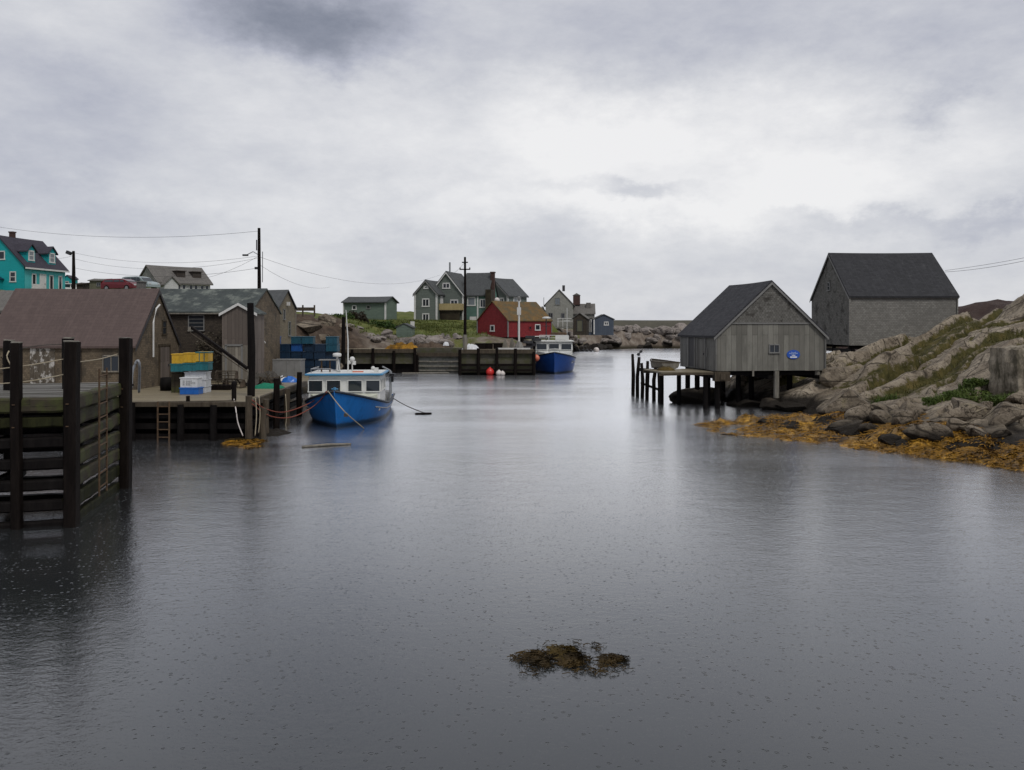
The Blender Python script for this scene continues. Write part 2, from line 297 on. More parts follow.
def granite(name, attr=True, c1=(.18, .142, .10), c2=(.45, .385, .295), wet=.55, lich=(.24, .20, .10)):
    k = NT(name); v = k.coord('Object')
    g = k.n('ShaderNodeNewGeometry'); p = k.n('ShaderNodeSeparateXYZ'); k.l(g.outputs['Position'], p.inputs[0])
    wn = k.n('ShaderNodeMapping'); k.l(g.outputs['Position'], wn.inputs['Vector']); P = wn.outputs[0]
    f = k.noise(P, .55, 6, .6); q = k.noise(P, 3.2, 6, .7); fi = k.noise(P, 24, 3, .6)
    c = k.ramp(f, [(.3, c1), (.68, c2)])
    c = k.mix(k.mr(q, .46, .7, 0, .75), c, sc(c1, .45))
    c = k.mix(k.mr(fi, .35, .7, 0, .3), c, sc(c1, .5))
    lm = k.noise(P, 1.1, 6, .7); c = k.mix(k.mr(lm, .54, .7, 0, .5), c, lich)
    # streaks running down and crack lines
    vs = k.n('ShaderNodeMapping'); k.l(g.outputs['Position'], vs.inputs['Vector']); vs.inputs['Rotation'].default_value = (0, 0, R(-45)); vs.inputs['Scale'].default_value = (.12, 1.1, .9)
    vr = k.n('ShaderNodeTexVoronoi', feature='DISTANCE_TO_EDGE'); vr.inputs['Scale'].default_value = .8; vr.inputs['Randomness'].default_value = 1
    wob = k.mix(.25, vs.outputs[0], k.n_color(P) if False else vs.outputs[0]); k.l(vs.outputs[0], vr.inputs['Vector'])
    crack = k.mr(vr.outputs['Distance'], .0, .035, 1, 0); c = k.mix(crack, c, sc(c1, .25))
    vs2 = k.n('ShaderNodeMapping'); k.l(g.outputs['Position'], vs2.inputs['Vector']); vs2.inputs['Rotation'].default_value = (R(20), 0, R(-45)); vs2.inputs['Scale'].default_value = (.35, 2.2, .5)
    c = k.mix(k.mr(k.noise(vs2.outputs[0], 1.3, 7, .72), .5, .68, 0, .5), c, (.07, .056, .04))
    vf = k.n('ShaderNodeTexVoronoi', feature='DISTANCE_TO_EDGE'); vf.inputs['Scale'].default_value = 1.9
    wn2 = k.n('ShaderNodeTexNoise'); wn2.inputs['Scale'].default_value = 1.4; wn2.inputs['Detail'].default_value = 5; k.l(P, wn2.inputs['Vector'])
    wm = k.n('ShaderNodeVectorMath', operation='MULTIPLY_ADD'); k.l(wn2.outputs['Color'], wm.inputs[0]); wm.inputs[1].default_value = (.9, .9, .9); k.l(vs.outputs[0], wm.inputs[2]); k.l(wm.outputs[0], vf.inputs['Vector'])
    ck2 = k.mr(vf.outputs['Distance'], 0, .03, 1, 0); c = k.mix(ck2, c, sc(c1, .3))
    if attr:
        a = k.n('ShaderNodeAttribute', attribute_name='veg'); vn = k.noise(P, 2.2, 6, .7)
        ad = k.n('ShaderNodeMath', operation='ADD'); k.l(a.outputs['Fac'], ad.inputs[0]); k.l(vn, ad.inputs[1])
        vm = k.mr(ad.outputs[0], .86, 1.04)
        gc = k.ramp(k.noise(P, 1.6, 5), [(.3, (.028, .027, .008)), (.5, (.065, .058, .016)), (.72, (.12, .092, .03))])
        c = k.mix(vm, c, gc)
        c = k.mix(k.mr(p.outputs['Y'], 63, 67), c, k.ramp(k.noise(P, .9, 6, .7), [(.3, (.035, .02, .018)), (.6, (.06, .038, .03))]))
    # tidal zone: black wrack and lichen band above the water
    zn = k.n('ShaderNodeMath', operation='MULTIPLY_ADD'); k.l(k.noise(P, .9, 5), zn.inputs[0]); zn.inputs[1].default_value = -.9; k.l(p.outputs['Z'], zn.inputs[2])
    tide = k.mr(zn.outputs[0], .0 - .25 + wet - .45, .25 + wet - .45, 1, 0)
    c = k.mix(tide, c, (.022, .018, .014))
    return k.fin(c, .72, k.bump(fi, .25, .02, k.bump(q, .9, .22)), spec=.14)
NT.n_color = lambda s, v: v
MT['granite'] = granite('granite slope', wet=.75)
MT['boulder'] = granite('granite boulder', False, (.12, .094, .066), (.34, .285, .215), wet=.72)
MT['far_boulder'] = granite('far granite boulder', False, (.22, .19, .17), (.36, .32, .285), wet=1.35, lich=(.26, .19, .12))

def block_mat():
    k = NT('streaked granite block'); v = k.coord('Object', (1.6, 1.6, .35)); f = k.noise(v, 1.6, 6, .7); q = k.noise(k.coord('Object'), 7, 5, .7)
    c = k.ramp(f, [(.30, (.035, .034, .020)), (.42, (.10, .085, .06)), (.54, (.24, .205, .155)), (.75, (.38, .33, .255))])
    return k.fin(k.mix(k.mr(q, .4, .7, 0, .5), c, (.05, .046, .035)), .8, k.bump(q, .5, .04), spec=.15)
MT['block'] = block_mat()
def ground_mat():
    k = NT('ground cover'); g = k.n('ShaderNodeNewGeometry'); P = g.outputs['Position']
    a = k.n('ShaderNodeAttribute', attribute_name='veg'); vn = k.noise(P, .35, 7, .7)
    ad = k.n('ShaderNodeMath', operation='ADD'); k.l(a.outputs['Fac'], ad.inputs[0]); k.l(vn, ad.inputs[1])
    vm = k.mr(ad.outputs[0], .9, 1.1)
    gc = k.ramp(k.noise(P, .5, 6, .7), [(.3, (.058, .07, .016)), (.5, (.09, .108, .022)), (.72, (.15, .135, .045))])
    rc = k.ramp(k.noise(P, .8, 7, .7), [(.3, (.07, .052, .04)), (.5, (.15, .12, .095)), (.7, (.26, .23, .19))])
    p = k.n('ShaderNodeSeparateXYZ'); k.l(P, p.inputs[0])
    kn = k.n('ShaderNodeMath', operation='MULTIPLY'); k.l(k.mr(p.outputs['X'], -13.5, -16), kn.inputs[0]); k.l(k.mr(p.outputs['Y'], 94, 86), kn.inputs[1])
    rc = k.mix(kn.outputs[0], rc, k.ramp(k.noise(P, 1.1, 7, .7), [(.35, (.03, .022, .016)), (.55, (.075, .053, .037)), (.75, (.15, .12, .09))]))
    c = k.mix(vm, rc, gc); c = k.mix(k.mr(p.outputs['Z'], .2, 1.0, 1, 0), c, (.03, .024, .014))
    return k.fin(c, .8, k.bump(k.noise(P, 2.5, 6, .7), .6, .2), spec=.15)
MT['ground'] = ground_mat()

def water_mat():
    k = NT('harbour water'); g = k.n('ShaderNodeNewGeometry'); P = g.outputs['Position']
    def mp(s, r=0):
        m = k.n('ShaderNodeMapping'); k.l(P, m.inputs['Vector']); m.inputs['Scale'].default_value = s; m.inputs['Rotation'].default_value = (0, 0, r); return m.outputs[0]
    a = k.noise(mp((.9, 1.3, 1), .2), 1.1, 3, .5)
    b = k.noise(mp((1, 1.5, 1), -.15), 5.5, 4, .6)
    c = k.noise(mp((1, 1.3, 1), .4), 17, 3, .6)
    # rain rings
    def rings(scale, rad, wid, keep):
        vo = k.n('ShaderNodeTexVoronoi', feature='F1'); vo.inputs['Scale'].default_value = scale; vo.inputs['Randomness'].default_value = 1
        k.l(mp((1, 1, 0.0001)), vo.inputs['Vector'])
        sp = k.n('ShaderNodeSeparateColor'); k.l(vo.outputs['Color'], sp.inputs[0])
        rr = k.n('ShaderNodeMath', operation='MULTIPLY'); k.l(sp.outputs[0], rr.inputs[0]); rr.inputs[1].default_value = rad
        d = k.n('ShaderNodeMath', operation='SUBTRACT'); k.l(vo.outputs['Distance'], d.inputs[0]); k.l(rr.outputs[0], d.inputs[1])
        ab = k.n('ShaderNodeMath', operation='ABSOLUTE'); k.l(d.outputs[0], ab.inputs[0])
        ring = k.mr(ab.outputs[0], 0, wid, 1, 0)
        on = k.mr(sp.outputs[1], keep, keep + .01)
        mu = k.n('ShaderNodeMath', operation='MULTIPLY'); k.l(ring, mu.inputs[0]); k.l(on, mu.inputs[1]); return mu.outputs[0]
    r1 = rings(4.8, .13, .06, .3); r2 = rings(10, .2, .10, .2)
    nrm = k.bump(a, .15, .06)
    nrm = k.bump(b, .5, .014, nrm)
    nrm = k.bump(c, .7, .005, nrm)
    nrm = k.bump(r1, .6, .006, nrm); nrm = k.bump(r2, .8, .006, nrm)
    big = k.noise(mp((.05, .16, 1), .1), 1, 4, .55)
    col = k.ramp(big, [(.35, (.018, .021, .022)), (.65, (.028, .030, .030))])
    yp = k.n('ShaderNodeSeparateXYZ'); k.l(P, yp.inputs[0])
    ra = k.mr(k.noise(mp((.06, .2, 1)), 1, 4, .6), .35, .7, -.03, .05)
    rs_ = k.n('ShaderNodeMath', operation='ADD'); k.l(ra, rs_.inputs[0]); k.l(k.mr(yp.outputs['Y'], 14, 44, .10, .22), rs_.inputs[1]); ro = rs_.outputs[0]   # calmer in the lee of the near wharf
    gl = k.n('ShaderNodeBsdfGlossy', distribution='MULTI_GGX'); k.l(ro, gl.inputs['Roughness']); k.l(nrm, gl.inputs['Normal']); gl.inputs['Color'].default_value = (.97, .98, 1, 1)
    df = k.n('ShaderNodeBsdfDiffuse'); k.l(col, df.inputs['Color'])
    fr = k.n('ShaderNodeFresnel'); fr.inputs['IOR'].default_value = 1.34
    m_ = k.n('ShaderNodeMath', operation='MULTIPLY', use_clamp=True); k.l(fr.outputs[0], m_.inputs[0]); m_.inputs[1].default_value = 1.9
    ms = k.n('ShaderNodeMixShader'); k.l(m_.outputs[0], ms.inputs[0]); k.l(df.outputs[0], ms.inputs[1]); k.l(gl.outputs[0], ms.inputs[2])
    k.t.nodes.remove(k.b); o_ = [n for n in k.t.nodes if n.type == 'OUTPUT_MATERIAL'][0]; k.l(ms.outputs[0], o_.inputs['Surface'])
    return k.m
MT['water'] = water_mat()

def M_peel():
    k = NT('peeling white boards'); v = k.coord('UV', (9, 1.1, 1)); w_ = k.coord('UV', (2.2, 1.6, 1))
    f = k.noise(v, 1.3, 6, .7); g = k.noise(w_, 1.4, 5, .65)
    c = k.ramp(f, [(.3, (.05, .04, .03)), (.6, (.12, .10, .075))])
    return k.fin(k.mix(k.mr(g, .5, .6, 0, .9), c, k.ramp(f, [(.35, (.30, .28, .25)), (.6, (.58, .56, .52))])), .7, spec=.2)
MT['peeling'] = M_peel()
# ------------------------------------------------------------------ mesh builder
class MB:
    def __init__(s): s.v = []; s.f = []
    def add(s, vs, fs):
        o = len(s.v); s.v += [tuple(v) for v in vs]; s.f += [tuple(i + o for i in f) for f in fs]; return s
    def box(s, c, d, rz=0, rx=0, ry=0):
        x, y, z = d[0] / 2, d[1] / 2, d[2] / 2
        m = Matrix.Translation(c) @ Matrix.Rotation(rz, 4, 'Z') @ Matrix.Rotation(ry, 4, 'Y') @ Matrix.Rotation(rx, 4, 'X')
        vs = [m @ Vector(p) for p in ((-x, -y, -z), (x, -y, -z), (x, y, -z), (-x, y, -z), (-x, -y, z), (x, -y, z), (x, y, z), (-x, y, z))]
        return s.add(vs, [(3, 2, 1, 0), (4, 5, 6, 7), (0, 1, 5, 4), (1, 2, 6, 5), (2, 3, 7, 6), (3, 0, 4, 7)])
    def beam(s, p, q, a, b):
        p, q = Vector(p), Vector(q); d = (q - p); L = d.length; d.normalize()
        up = Vector((0, 0, 1)) if abs(d.z) < .95 else Vector((0, 1, 0))
        sx = d.cross(up).normalized(); sz = sx.cross(d)
        vs = []
        for e in (p, q):
            for i, j in ((-1, -1), (1, -1), (1, 1), (-1, 1)): vs.append(e + sx * i * a / 2 + sz * j * b / 2)
        return s.add(vs, [(0, 1, 2, 3), (7, 6, 5, 4), (0, 4, 5, 1), (1, 5, 6, 2), (2, 6, 7, 3), (3, 7, 4, 0)])
    def rough(s, p, q, a, b, seg=14, j=.008):
        p, q = Vector(p), Vector(q); d = (q - p).normalized(); up = Vector((0, 0, 1)) if abs(d.z) < .95 else Vector((0, 1, 0))
        sx = d.cross(up).normalized(); sz = sx.cross(d); vs = []; fs = []
        pr = [(-1, -.72), (-.72, -1), (.72, -1), (1, -.72), (1, .72), (.72, 1), (-.72, 1), (-1, .72)]
        for i in range(seg + 1):
            c = p.lerp(q, i / seg); w1, w2 = rnd.gauss(0, j), rnd.gauss(0, j)
            for u, v in pr: vs.append(c + sx * (u * a / 2 + w1 + rnd.gauss(0, j * .5)) + sz * (v * b / 2 + w2 + rnd.gauss(0, j * .5)) + (d * rnd.gauss(0, j) if i in (0, seg) else Vector()))
        for i in range(seg):
            for k in range(8): fs.append((i * 8 + k, i * 8 + (k + 1) % 8, i * 8 + 8 + (k + 1) % 8, i * 8 + 8 + k))
        fs.append(tuple(range(8))[::-1]); fs.append(tuple(seg * 8 + k for k in range(8)))
        return s.add(vs, fs)
    def tube(s, pts, r, n=8, wob=0):
        pts = [Vector(p) for p in pts]; k = len(pts); rs = r if isinstance(r, (list, tuple)) else [r] * k
        vs = []; fs = []
        for i, p in enumerate(pts):
            d = (pts[min(i + 1, k - 1)] - pts[max(i - 1, 0)]).normalized()
            up = Vector((0, 0, 1)) if abs(d.z) < .9 else Vector((0, 1, 0))
            a = d.cross(up).normalized(); b = a.cross(d)
            for j in range(n):
                t = 2 * math.pi * j / n; rr = rs[i] * (1 + (rnd.uniform(-wob, wob) if wob else 0))
                vs.append(p + (a * math.cos(t) + b * math.sin(t)) * rr)
        for i in range(k - 1):
            for j in range(n):
                fs.append((i * n + j, i * n + (j + 1) % n, (i + 1) * n + (j + 1) % n, (i + 1) * n + j))
        fs.append(tuple(range(n))[::-1]); fs.append(tuple((k - 1) * n + j for j in range(n)))
        return s.add(vs, fs)
    def prism(s, poly, ext):
        ext = Vector(ext); n = len(poly); vs = [Vector(p) for p in poly] + [Vector(p) + ext for p in poly]
        fs = [tuple(range(n))[::-1], tuple(range(n, 2 * n))] + [(i, (i + 1) % n, n + (i + 1) % n, n + i) for i in range(n)]
        return s.add(vs, fs)
    def lathe(s, prof, n=16, c=(0, 0, 0)):
        vs = []; fs = []; k = len(prof)
        for r, z in prof:
            for j in range(n):
                t = 2 * math.pi * j / n; vs.append((c[0] + r * math.cos(t), c[1] + r * math.sin(t), c[2] + z))
        for i in range(k - 1):
            for j in range(n): fs.append((i * n + j, i * n + (j + 1) % n, (i + 1) * n + (j + 1) % n, (i + 1) * n + j))
        fs.append(tuple(range(n))[::-1]); fs.append(tuple((k - 1) * n + j for j in range(n)))
        return s.add(vs, fs)
    def sphere(s, c, r, n=14):
        prof = [(max(1e-3, math.sin(math.pi * i / 8)) * r, -math.cos(math.pi * i / 8) * r) for i in range(9)]
        return s.lathe(prof, n, c)
    def mesh(s, name, mat, smooth=False, uv=True):
        me = bpy.data.meshes.new(name); me.from_pydata(s.v, [], s.f); me.materials.append(mat)
        if smooth: me.polygons.foreach_set('use_smooth', [True] * len(me.polygons))
        if uv:
            ul = me.uv_layers.new(name='UVMap'); Z = Vector((0, 0, 1))
            off = (rnd.random() * 3, rnd.random() * 3)
            for p in me.polygons:
                n = p.normal; t = Z.cross(n)
                if t.length < .05: t = Vector((1, 0, 0)); b = Vector((0, 1, 0))
                else: t.normalize(); b = n.cross(t)
                for li in p.loop_indices:
                    co = me.vertices[me.loops[li].vertex_index].co
                    ul.data[li].uv = (co.dot(t) + off[0], co.dot(b) + off[1])
        me.update(); return me
    def build(s, name, mat, parent=None, smooth=False, bevel=0, label=None):
        o = bpy.data.objects.new(name, s.mesh(name, MT[mat] if isinstance(mat, str) else mat, smooth)); COL.objects.link(o)
        if parent is not None: o.parent = parent
        if bevel:
            b = o.modifiers.new('bevel', 'BEVEL'); b.width = bevel; b.segments = 2; b.limit_method = 'ANGLE'
        if label: o['label'] = label
        return o
def tag(o, label, cat, group=None, kind=None):
    if label: o['label'] = label
    if cat: o['category'] = cat
    if group: o['group'] = group
    if kind: o['kind'] = kind
    return o
def thing(name, label, cat, loc=(0, 0, 0), rz=0, group=None):
    o = bpy.data.objects.new(name, None); COL.objects.link(o); o.empty_display_size = .3
    o.location = loc; o.rotation_euler = (0, 0, rz); return tag(o, label, cat, group)
def struct(o): o['kind'] = 'structure'; return o
def dup(o, loc=None, rz=None, label=None, parent=None, group=None):
    c = o.copy(); COL.objects.link(c)
    if parent is not None: c.parent = parent
    if loc is not None: c.location = loc
    if rz is not None: c.rotation_euler = (0, 0, rz)
    if label: c['label'] = label
    if group: c['group'] = group
    for ch in list(o.children): dup(ch, parent=c)
    return c

# ------------------------------------------------------------------ buildings
def walls(mb, x0, x1, y0, y1, z0, he, hr, axis):
    if axis == 'y':   # ridge along y, gables at y0 and y1
        xm = (x0 + x1) / 2
        v = [(x0, y0, z0), (x1, y0, z0), (x1, y0, he), (xm, y0, hr), (x0, y0, he), (x0, y1, z0), (x1, y1, z0), (x1, y1, he), (xm, y1, hr), (x0, y1, he)]
        f = [(0, 1, 2, 3, 4), (9, 8, 7, 6, 5), (0, 4, 9, 5), (1, 6, 7, 2), (0, 5, 6, 1)]
    else:
        ym = (y0 + y1) / 2
        v = [(x0, y0, z0), (x0, y1, z0), (x0, y1, he), (x0, ym, hr), (x0, y0, he), (x1, y0, z0), (x1, y1, z0), (x1, y1, he), (x1, ym, hr), (x1, y0, he)]
        f = [(4, 3, 2, 1, 0), (5, 6, 7, 8, 9), (0, 5, 9, 4), (1, 2, 7, 6), (0, 1, 6, 5)]
    return mb.add(v, f)
def roofs(mb, x0, x1, y0, y1, he, hr, axis, ov=.2, og=.15, t=.09, sides=(1, 1), sag=.035):
    lift = .012
    for sgn in (0, 1):
        if not sides[sgn]: continue
        if axis == 'y':
            xm = (x0 + x1) / 2; sl = (hr - he) / (xm - x0)
            xe = x0 - ov if sgn == 0 else x1 + ov; ze = he - ov * sl
            a, b, L = Vector((xe, y0 - og, ze + lift)), Vector((xm, y0 - og, hr + lift)), Vector((0, y1 - y0 + 2 * og, 0))
        else:
            ym = (y0 + y1) / 2; sl = (hr - he) / (ym - y0)
            ye = y0 - ov if sgn == 0 else y1 + ov; ze = he - ov * sl
            a, b, L = Vector((x0 - og, ye, ze + lift)), Vector((x0 - og, ym, hr + lift)), Vector((x1 - x0 + 2 * og, 0, 0))
        up = Vector((0, 0, t * math.sqrt(1 + sl * sl)))
        flip = (axis == 'y' and sgn == 0) or (axis == 'x' and sgn == 1)
        ns = 9; nu = 4; o = len(mb.v); vs = []; fs = []
        for i in range(ns + 1):
            f_ = i / ns; sg_ = sag * math.sin(math.pi * f_)
            for j in range(nu + 1):
                g_ = j / nu; q = a.lerp(b, g_) + L * f_
                dz = -sg_ * (.4 + .6 * g_) - sag * .5 * math.sin(math.pi * g_) * math.sin(math.pi * f_) if 0 < i < ns else 0
                q.z += max(dz, -.6 * t) + (rnd.uniform(-.3, .3) * sag if 0 < i < ns and 0 < j < nu else 0)
                vs += [q, q + up]
        R_ = 2 * (nu + 1)
        for i in range(ns):
            for j in range(nu):
                p0 = i * R_ + 2 * j
                fs += [(p0, p0 + R_, p0 + R_ + 2, p0 + 2), (p0 + 1, p0 + 3, p0 + R_ + 3, p0 + R_ + 1)]
            p0 = i * R_; fs.append((p0, p0 + 1, p0 + R_ + 1, p0 + R_)); p0 = i * R_ + 2 * nu; fs.append((p0, p0 + R_, p0 + R_ + 1, p0 + 1))
        for i in (0, ns):
            for j in range(nu):
                p0 = i * R_ + 2 * j; q_ = (p0, p0 + 2, p0 + 3, p0 + 1); fs.append(q_ if i == 0 else q_[::-1])
        if not flip: fs = [f[::-1] for f in fs]
        mb.add(vs, fs)
    return mb
def rake(mb, x0, x1, y, he, hr, w_=.14, t=.03, ov=.2, out=-1):
    """bargeboards on a y-facing gable"""
    xm = (x0 + x1) / 2; sl = (hr - he) / (xm - x0)
    for s_ in (-1, 1):
        xe = xm + s_ * ((xm - x0) + ov); ze = he - ov * sl
        p = [(xe, y, ze - w_), (xm, y, hr - w_), (xm, y, hr + .015), (xe, y, ze + .015)]
        if s_ > 0: p = p[::-1]
        mb.prism(p, (0, out * t, 0))
    return mb
# windows: face given by origin point on the wall, tangent u (horizontal), outward normal n
def window(parent, p, u, n, w_, h_, frame='trim_white', pane='pane', fr=.07, mull=(1, 0), name='window', proud=.05):
    p, u, n = Vector(p), Vector(u).normalized(), Vector(n).normalized(); z = Vector((0, 0, 1))
    def B(mb, cu, cz, a, b, d0, d1):
        q = []
        for du in (-a / 2, a / 2):
            for dn in (d0, d1):
                for dz in (-b / 2, b / 2): q.append(p + u * (cu + du) + z * (cz + dz) + n * dn)
        mb.add(q, [(0, 1, 3, 2), (4, 6, 7, 5), (0, 4, 5, 1), (2, 3, 7, 6), (0, 2, 6, 4), (1, 5, 7, 3)])
    m = MB()
    B(m, 0, h_ / 2, w_ + 2 * fr, fr, .0, proud); B(m, 0, -h_ / 2 - .0, w_ + 2.6 * fr, fr * 1.1, .0, proud + .03)
    B(m, -w_ / 2 - fr / 2, 0, fr, h_, .0, proud); B(m, w_ / 2 + fr / 2, 0, fr, h_, .0, proud)
    for i in range(mull[0]): B(m, -w_ / 2 + w_ * (i + 1) / (mull[0] + 1), 0, fr * .6, h_, .012, proud * .8)
    for i in range(mull[1]): B(m, 0, -h_ / 2 + h_ * (i + 1) / (mull[1] + 1), w_, fr * .6, .012, proud * .7)
    o = m.build(name, frame, parent)
    g = MB(); B(g, 0, 0, w_, h_, .003, .014); g.build('pane', pane, o)
    return o
def door(parent, p, u, n, w_, h_, mat='pale_board', frame='trim_grey'):
    p, u, n = Vector(p), Vector(u).normalized(), Vector(n).normalized(); z = Vector((0, 0, 1))
    m = MB(); a = p - u * w_ / 2 + n * .003
    m.prism([a, a + u * w_, a + u * w_ + z * h_, a + z * h_], n * .035); d = m.build('door', mat, parent)
    m = MB()
    for s_ in (-1, 1):
        q = p + u * s_ * (w_ / 2 + .05); m.beam(q + n * .03, q + n * .03 + z * (h_ + .1), .1, .06)
    m.beam(p - u * (w_ / 2 + .1) + n * .03 + z * (h_ + .11), p + u * (w_ / 2 + .1) + n * .03 + z * (h_ + .11), .06, .1)
    m.build('door_frame', frame, parent)
    m = MB(); q = p + u * w_ * .36 + z * h_ * .5 + n * .06; m.box(q, (.05, .05, .12)); m.build('handle', 'dark_metal', d)
    return d
Fy, Fx, Bx = (0, -1, 0), (1, 0, 0), (-1, 0, 0)

# ================================================================== SETTING: water
m = MB()
xs = [-3000, -300, -80, 0, 80, 300, 3000]; ys = [-60, 5, 60, 200, 600, 5000]
m.add([(x, y, 0) for y in ys for x in xs], [(j * 7 + i, j * 7 + i + 1, (j + 1) * 7 + i + 1, (j + 1) * 7 + i) for j in range(5) for i in range(6)])
struct(m.build('water', 'water'))
m = MB(); m.add([(-3000, -60, -3), (3000, -60, -3), (3000, 5000, -3), (-3000, 5000, -3)], [(0, 1, 2, 3)]); struct(m.build('seabed', 'ground'))

# ---------------- terrain helpers
def fbm(x, y, s, o=5, seed=0.):
    return mnoise.fractal(Vector((x * s + seed, y * s - seed, seed * .37)), 1.0, 2.0, o)
def idw(cps, X, Y, p=3.0):
    num = np.zeros_like(X); den = np.zeros_like(X)
    for x, y, z in cps:
        wgt = 1.0 / ((X - x) ** 2 + (Y - y) ** 2 + 1.5) ** (p / 2); num += wgt * z; den += wgt
    return num / den
def seg_dist(poly, X, Y):
    """signed distance to a closed polygon, positive inside"""
    d = np.full(X.shape, 1e9); ins = np.zeros(X.shape, bool); n = len(poly)
    for i in range(n):
        ax, ay = poly[i]; bx, by = poly[(i + 1) % n]
        t = np.clip(((X - ax) * (bx - ax) + (Y - ay) * (by - ay)) / ((bx - ax) ** 2 + (by - ay) ** 2), 0, 1)
        d = np.minimum(d, np.hypot(X - ax - t * (bx - ax), Y - ay - t * (by - ay)))
        c = ((ay > Y) != (by > Y)) & (X < (bx - ax) * (Y - ay) / (by - ay + 1e-12) + ax); ins ^= c
    return np.where(ins, d, -d)
def sstep(a, b, x):
    t = np.clip((x - a) / (b - a), 0, 1); return t * t * (3 - 2 * t)
def grid_mesh(name, X, Y, Z, mat, veg=None, keep=None):
    ny, nx = X.shape; me = bpy.data.meshes.new(name)
    V = np.stack([X, Y, Z], -1).reshape(-1, 3)
    idx = np.arange(nx * ny).reshape(ny, nx)
    f = np.stack([idx[:-1, :-1], idx[:-1, 1:], idx[1:, 1:], idx[1:, :-1]], -1).reshape(-1, 4)
    if keep is not None: f = f[keep.reshape(-1)[f].any(1)]
    used = np.unique(f); re = np.zeros(nx * ny, int); re[used] = np.arange(len(used))
    me.from_pydata(V[used].tolist(), [], re[f].tolist()); me.materials.append(MT[mat])
    me.polygons.foreach_set('use_smooth', [True] * len(me.polygons))
    if veg is not None:
        a = me.attributes.new('veg', 'FLOAT', 'POINT'); a.data.foreach_set('value', veg.reshape(-1)[used].astype(np.float32))
    o = bpy.data.objects.new(name, me); COL.objects.link(o); return o
def P3(px, py, D): v = at(px, py, D); return (v.x, v.y, v.z)

# ---------------- the village shore (left, centre and far shore)
SHORE = [(-200, 36), (-60, 38), (-19, 41.5), (-15, 47), (-13.2, 54), (-13.5, 62), (-15, 72), (-16.5, 83), (-9.5, 86), (-4.8, 86), (-4.6, 84), (2.2, 84), (3.2, 92), (6, 118),
         (10, 146), (15, 163), (27, 171), (45, 172), (70, 170), (110, 165), (200, 170), (260, 200), (200, 260), (60, 255), (-60, 260), (-260, 260)]
CPS = [(-30, 45, 1.3), (-17, 46, 1.2), (-60, 45, 2.5), (-14.5, 55, 1.3), (-15, 64, 1.5), (-17, 76, 2.0), (-25, 56, 2.0), (-34, 60, 4.0), (-24, 68, 4.0), (-55, 65, 5),
       P3(0, 292, 95), P3(60, 291, 95), P3(100, 290.5, 88), P3(140, 290.5, 90), P3(200, 293, 100), P3(250, 300, 100), (-75, 95, 9.2), (-100, 110, 10), (-57, 105, 8.6), (-60, 85, 8.0), (-45, 78, 7.6), (-80, 70, 7.5),
       P3(290, 311, 78), P3(312, 311, 80), P3(330, 314.5, 88), P3(342, 318, 96), P3(305, 336, 68), P3(330, 340, 75), P3(352, 341, 84), P3(318, 325, 74), P3(300, 322, 71), P3(340, 329, 84),
       P3(352, 320, 116), P3(370, 320.5, 118), P3(395, 320.5, 118), P3(425, 319.5, 126), P3(450, 320, 126), P3(480, 320, 128), P3(500, 321, 128), P3(525, 322, 132), P3(545, 321, 140), P3(565, 325, 140), P3(552, 317, 134), P3(560, 320, 133), P3(568, 325, 136), P3(578, 331, 138), P3(590, 331.5, 141), P3(610, 332, 150),
       P3(360, 328, 104), P3(385, 330, 100), P3(430, 330, 100), P3(470, 332, 97), P3(500, 336, 92), P3(530, 336, 97), P3(552, 331, 112), P3(562, 333, 122), P3(575, 333, 135),
       P3(375, 345, 86), P3(400, 345, 88), P3(430, 345, 89), P3(470, 346, 86), P3(500, 346, 86), P3(400, 336, 93), P3(440, 336, 93),
       P3(405, 309, 150), P3(398, 312, 145), (-20, 150, 5.5), (-5, 155, 5.2), (-40, 140, 7), (-60, 160, 7), (8, 160, 3.6), (0, 180, 3.8), (-30, 200, 4),
       P3(620, 333, 182), P3(650, 332, 185), P3(690, 332, 185), P3(730, 332, 185), (60, 190, 3.6), (100, 190, 4), (180, 200, 4), (30, 230, 2.5), (100, 240, 2.5), (-60, 240, 3.5), (-200, 240, 5), (-200, 60, 8), (-200, 120, 11)]
gx = np.concatenate([np.arange(-160, -70, 4), np.arange(-70, 80, 1.0), np.arange(80, 262, 6)]); gy = np.concatenate([np.arange(34, 160, 1.0), np.arange(160, 264, 2.5)])
X, Y = np.meshgrid(gx, gy)
Zb = idw(CPS, X, Y); sd_ = seg_dist(SHORE, X, Y)
fine = np.vectorize(lambda x, y: fbm(x, y, .14, 5, 3.))(X, Y); fine2 = np.vectorize(lambda x, y: fbm(x, y, .5, 4, 9.))(X, Y)
sd2 = sd_ + 1.2 * fine2
Z = -1.6 + (Zb + 1.6) * sstep(-1.5, 3.0, sd2)
rough = sstep(-2, 4, sd2) * (1 - .65 * sstep(5, 16, sd2)); heap = np.exp(-(((X + 18.5) / 5) ** 2 + ((Y - 78) / 9) ** 2))
quay = (X > -34) & (X < -11) & (Y < 60)
Z = Z + np.where(quay, 0, 1) * ((fine * .35 + fine2 * .28) * (.35 + .9 * rough) + heap * (np.abs(fine2) * 1.1))
def terr_z(x, y):
    j = int(np.argmin(abs(gx - x))); i = int(np.argmin(abs(gy - y))); return float(Z[i, j])
veg = .35 + .35 * sstep(5, 14, sd2) - .4 * heap + .15 * fine
veg = np.where((X > 14) & (Y > 160), veg - .25, veg)
veg = veg - .35 * np.exp(-(((X + 19) / 7) ** 2 + ((Y - 76) / 12) ** 2)); grass_bank = np.exp(-(((X + 9) / 16) ** 2 + ((Y - 108) / 14) ** 2)); veg = veg + .5 * grass_bank
veg = veg + .4 * np.exp(-(((X - 7) / 5) ** 2 + ((Y - 128) / 14) ** 2))
